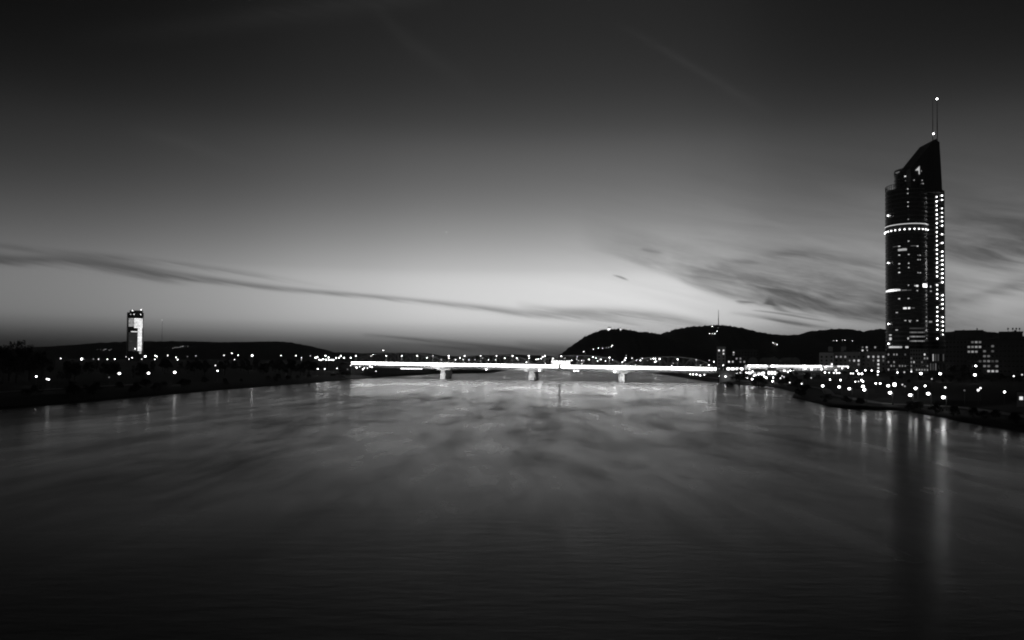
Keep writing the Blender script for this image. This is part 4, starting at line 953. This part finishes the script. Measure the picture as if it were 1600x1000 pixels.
# planet in the evening sky is a point far off
e = mb(glow(strength(.10, 6, 16000))); pp = at(697.5, 362.5, 16000); e.ball(pp, 6, 8, 5); tag(e.build('evening_star', loc=pp), 'lone faint star in the middle of the sky', 'star')

# ------------------------------------------------------------------ trees
def tree_mesh(seed, h=12.0, w=4.5, leaf='leaf', slim=False):
    rnd = random.Random(seed); tr = mb(M['bark']); th = h * rnd.uniform(.24, .34)
    tr.bar((0, 0, -1), (0, 0, th), .34, .24, 7); top = Vector((rnd.uniform(-.4, .4), rnd.uniform(-.4, .4), h * .75)); tr.bar((0, 0, th), top, .24, .06, 6)
    cl = []
    for i in range(rnd.randint(15, 20)):
        a = rnd.uniform(0, 6.283); zz = rnd.uniform(.28, .95); rr = w * math.sin(min(1, (1.08 - zz) * 1.25) * math.pi / 2) * rnd.uniform(.35, .85) * (1 if not slim else .5)
        c = Vector((math.cos(a) * rr, math.sin(a) * rr, h * zz)); cl.append((c, rnd.uniform(.16, .30) * w * (1.1 if not slim else .8)))
        tr.bar((0, 0, th + (h * .7 - th) * max(0, zz - .35)), c, .09, .03, 4)
    lv = mb(M[leaf])
    for c, r in cl:
        for j in range(62):
            d = Vector((rnd.gauss(0, 1), rnd.gauss(0, 1), rnd.gauss(0, .75))); d = d.normalized() * r * rnd.uniform(.4, 1.15); p = c + d
            n = Vector((rnd.gauss(0, 1), rnd.gauss(0, 1), rnd.gauss(0, 1))).normalized(); x = n.orthogonal().normalized() * rnd.uniform(.2, .42); y = n.cross(x).normalized() * rnd.uniform(.15, .32)
            lv.add([p - x, p - y * .8, p + x, p + y], [(0, 1, 2, 3)])
    return tr.mesh('trunk'), lv.mesh('crown')
KINDS = [tree_mesh(11, 12, 4.6), tree_mesh(12, 11, 5.2, 'leaf2'), tree_mesh(13, 13, 4.2), tree_mesh(14, 10, 4.8, 'leaf2'), tree_mesh(15, 14, 3.2, 'leaf', True), tree_mesh(16, 8, 4.4, 'leaf2')]
def plant(x, y, top, label, group, k=None, wide=1.0, name='tree', z=None):
    k = random.randrange(len(KINDS)) if k is None else k; H = (12, 11, 13, 10, 14, 8)[k] * 1.0
    z = gz(x, y) if z is None else z; s = max(.12, (top - z) / H)
    t = thing(name, (x, y, z), label, name.replace('_', ' '), group); t.rotation_euler = (0, 0, random.uniform(0, 6.28)); t.scale = (s * wide, s * wide, s)
    for nm, me in zip(('trunk', 'crown'), KINDS[k]):
        o = bpy.data.objects.new(nm, me); col.objects.link(o); o.parent = t
def hides(p, w=5.0):
    q = RM.transposed() @ (p - Vector((0, 0, CAM_H))); px = 800 - q.x / q.z * FPX; py = 500 + SHIFT + q.y / q.z * FPX; h = w * FPX / p.y
    return any(yy > p.y - 6 and abs(px - a) < h and b > py - 2 for a, b, yy in LAMPS)
def plant_px(px, ytop, Y, *a, **kw):
    p = at(px, ytop, Y); plant(p.x, p.y, p.z, *a, **kw)
# the silhouettes that stand out
plant_px(27, 533, 300, 'tallest of the trees at the far left edge', 'trees at the far left', k=0)
plant_px(47, 540, 330, 'second tallest tree near the left edge with a ragged top', 'trees at the far left', k=2)
plant_px(6, 543, 290, 'tree cut by the left edge of the picture', 'trees at the far left', k=1)
plant_px(15, 540, 320, 'tree just left of the tallest one at the far left', 'trees at the far left', k=3)
plant_px(66, 547, 350, 'low rounded tree right of the two tallest at the far left', 'trees at the far left', k=3)
# front rows, left bank
g1 = 'dark trees lining the left bank'
for i in range(110):
    q = 8 + i * 4.9 + random.uniform(-3, 3); Y = random.uniform(360, 620) if q > 250 else random.uniform(300, 520)
    if q > 380: Y = random.uniform(470, 640)
    yt = random.uniform(558, 568) if q > 90 else random.uniform(550, 562)
    p = at(q, yt, Y)
    if p.x > shore_x(LEFT, Y) - 14 or hides(p): continue
    plant(p.x, p.y, p.z, 'black tree in the unbroken dark tree line of the left bank', g1)
# low bushes by the left water edge
for i in range(46):
    Y = random.uniform(210, 600); x = shore_x(LEFT, Y) - random.uniform(4, 22); plant(x, Y, gz(x, Y) + random.uniform(1.6, 3.6), 'low dark bush at the water edge of the left bank', 'bushes on the left water edge', k=5, wide=1.4, name='bush')
# right bank
for q, yt, Y, k, w, lab in ((1155, 577, 430, 1, 1.3, 'round black tree right of the three quay lamps'), (1140, 596, 420, 5, 1.2, 'low black bush under the quay lamps'), (1185, 590, 415, 5, 1.6, 'spreading black bush left of the lone forecourt lamp'),
                         (1216, 577.5, 470, 0, .9, 'narrow black tree before the glowing entrance hall'), (1238, 574.5, 430, 2, 1.2, 'tall black tree at the right side of the station forecourt'), (1228, 588, 400, 3, 1.2, 'dense dark tree between forecourt and promenade'),
                         (1262, 582, 420, 1, 1.2, 'broad dark tree left of the promenade lamps'), (1278, 584, 440, 3, 1.2, 'dark tree below the leftmost grey housing block'), (1247, 592, 360, 5, 1.4, 'low dark tree near the bank corner'), (1320, 579, 520, 3, 1.1, 'dark tree before the wide grey housing block'),
                         (1360, 575.5, 500, 1, 1.2, 'dark tree before the brightest grey apartment block'), (1381, 576, 500, 0, 1.0, 'dark tree at the tower foot, left side'), (1412, 583, 470, 3, 1.2, 'low dark tree before the podium'), (1490, 572, 420, 1, 1.3, 'big dark tree right of the road lamps'),
                         (1507, 570, 410, 0, 1.3, 'biggest dark tree left of the far right road lamp'), (1565, 583, 380, 3, 1.3, 'dark tree below the right office block'), (1590, 590, 350, 1, 1.2, 'dark tree above the kiosk at the right edge'), (1545, 590, 370, 5, 1.3, 'low dark tree under the bright awning windows')):
    plant_px(q, yt, Y, lab, 'single trees on the right bank', k=k, wide=w)
for i in range(130):
    q = random.uniform(1240, 1640); yt = random.uniform(586, 598); Y = random.uniform(320, 440); p = at(q, yt, Y)
    if p.x < shore_x(RIGHT, Y) + 40 or hides(p): continue
    plant(p.x, p.y, p.z, 'black tree in the dark belt between promenade and road', 'dark tree belt on the right bank', k=random.choice((0, 1, 3, 5)), wide=1.2)
for i in range(34):
    Y = random.uniform(150, 500); x = shore_x(RIGHT, Y) + random.uniform(2, 9); plant(x, Y, gz(x, Y) + random.uniform(.8, 2.4), 'low dark bush at the water edge of the right bank', 'bushes on the right water edge', k=5, wide=1.5, name='bush')
for i, (q, yt, Y) in enumerate(sorted(((1462, 629, 200), (1490, 634, 190), (1520, 636, 185), (1555, 640, 178), (1585, 645, 170), (1425, 629, 214), (1438, 627, 214)))):
    plant_px(q, yt, Y, '%s of the dark shrubs on the near right bank below the promenade' % ordinal(i), 'shrubs on the near right bank', k=5, wide=1.3, name='bush')
# far woods beyond the bridges
for i in range(60):
    q = random.uniform(590, 1120); Y = random.uniform(1000, 1500) if not 820 < q < 990 else random.uniform(1610, 1800); p = at(q, random.uniform(562, 566), Y)
    if shore_x(LEFT, Y) - 8 < p.x < shore_x(RIGHT, Y) + 8 and Y < 1600: continue
    plant(p.x, p.y, p.z, 'far dark tree behind the two bridges', 'far trees behind the bridges', wide=1.5)
far = []
for i in range(16):
    q = 596 + i * 13 + random.uniform(-4, 4); Y = random.uniform(860, 960); p = at(q, random.uniform(568, 572), Y)
    if p.x < shore_x(LEFT, Y) - 6: far.append((q, p))
for i, (q, p) in enumerate(sorted(far, key=lambda e: e[0])):
    plant(p.x, p.y, p.z, '%s of the dark trees on the far bank under the bridge' % ordinal(i), 'trees on the far left bank under the bridge', wide=1.4)

# ------------------------------------------------------------------ thin evening haze
hz = bpy.data.materials.new('evening_haze'); hz.use_nodes = True; nt = hz.node_tree; nt.nodes.remove(nt.nodes['Principled BSDF'])
pv = nt.nodes.new('ShaderNodeVolumePrincipled'); pv.inputs['Color'].default_value = (.9, .9, .9, 1); pv.inputs['Density'].default_value = 3e-5; pv.inputs['Anisotropy'].default_value = 0.2
nt.links.new(pv.outputs[0], nt.nodes['Material Output'].inputs['Volume'])
b = mb(hz); b.box(-9100, -400, -6, 9100, 10200, 380); tag(b.build('haze'), kind='stuff')
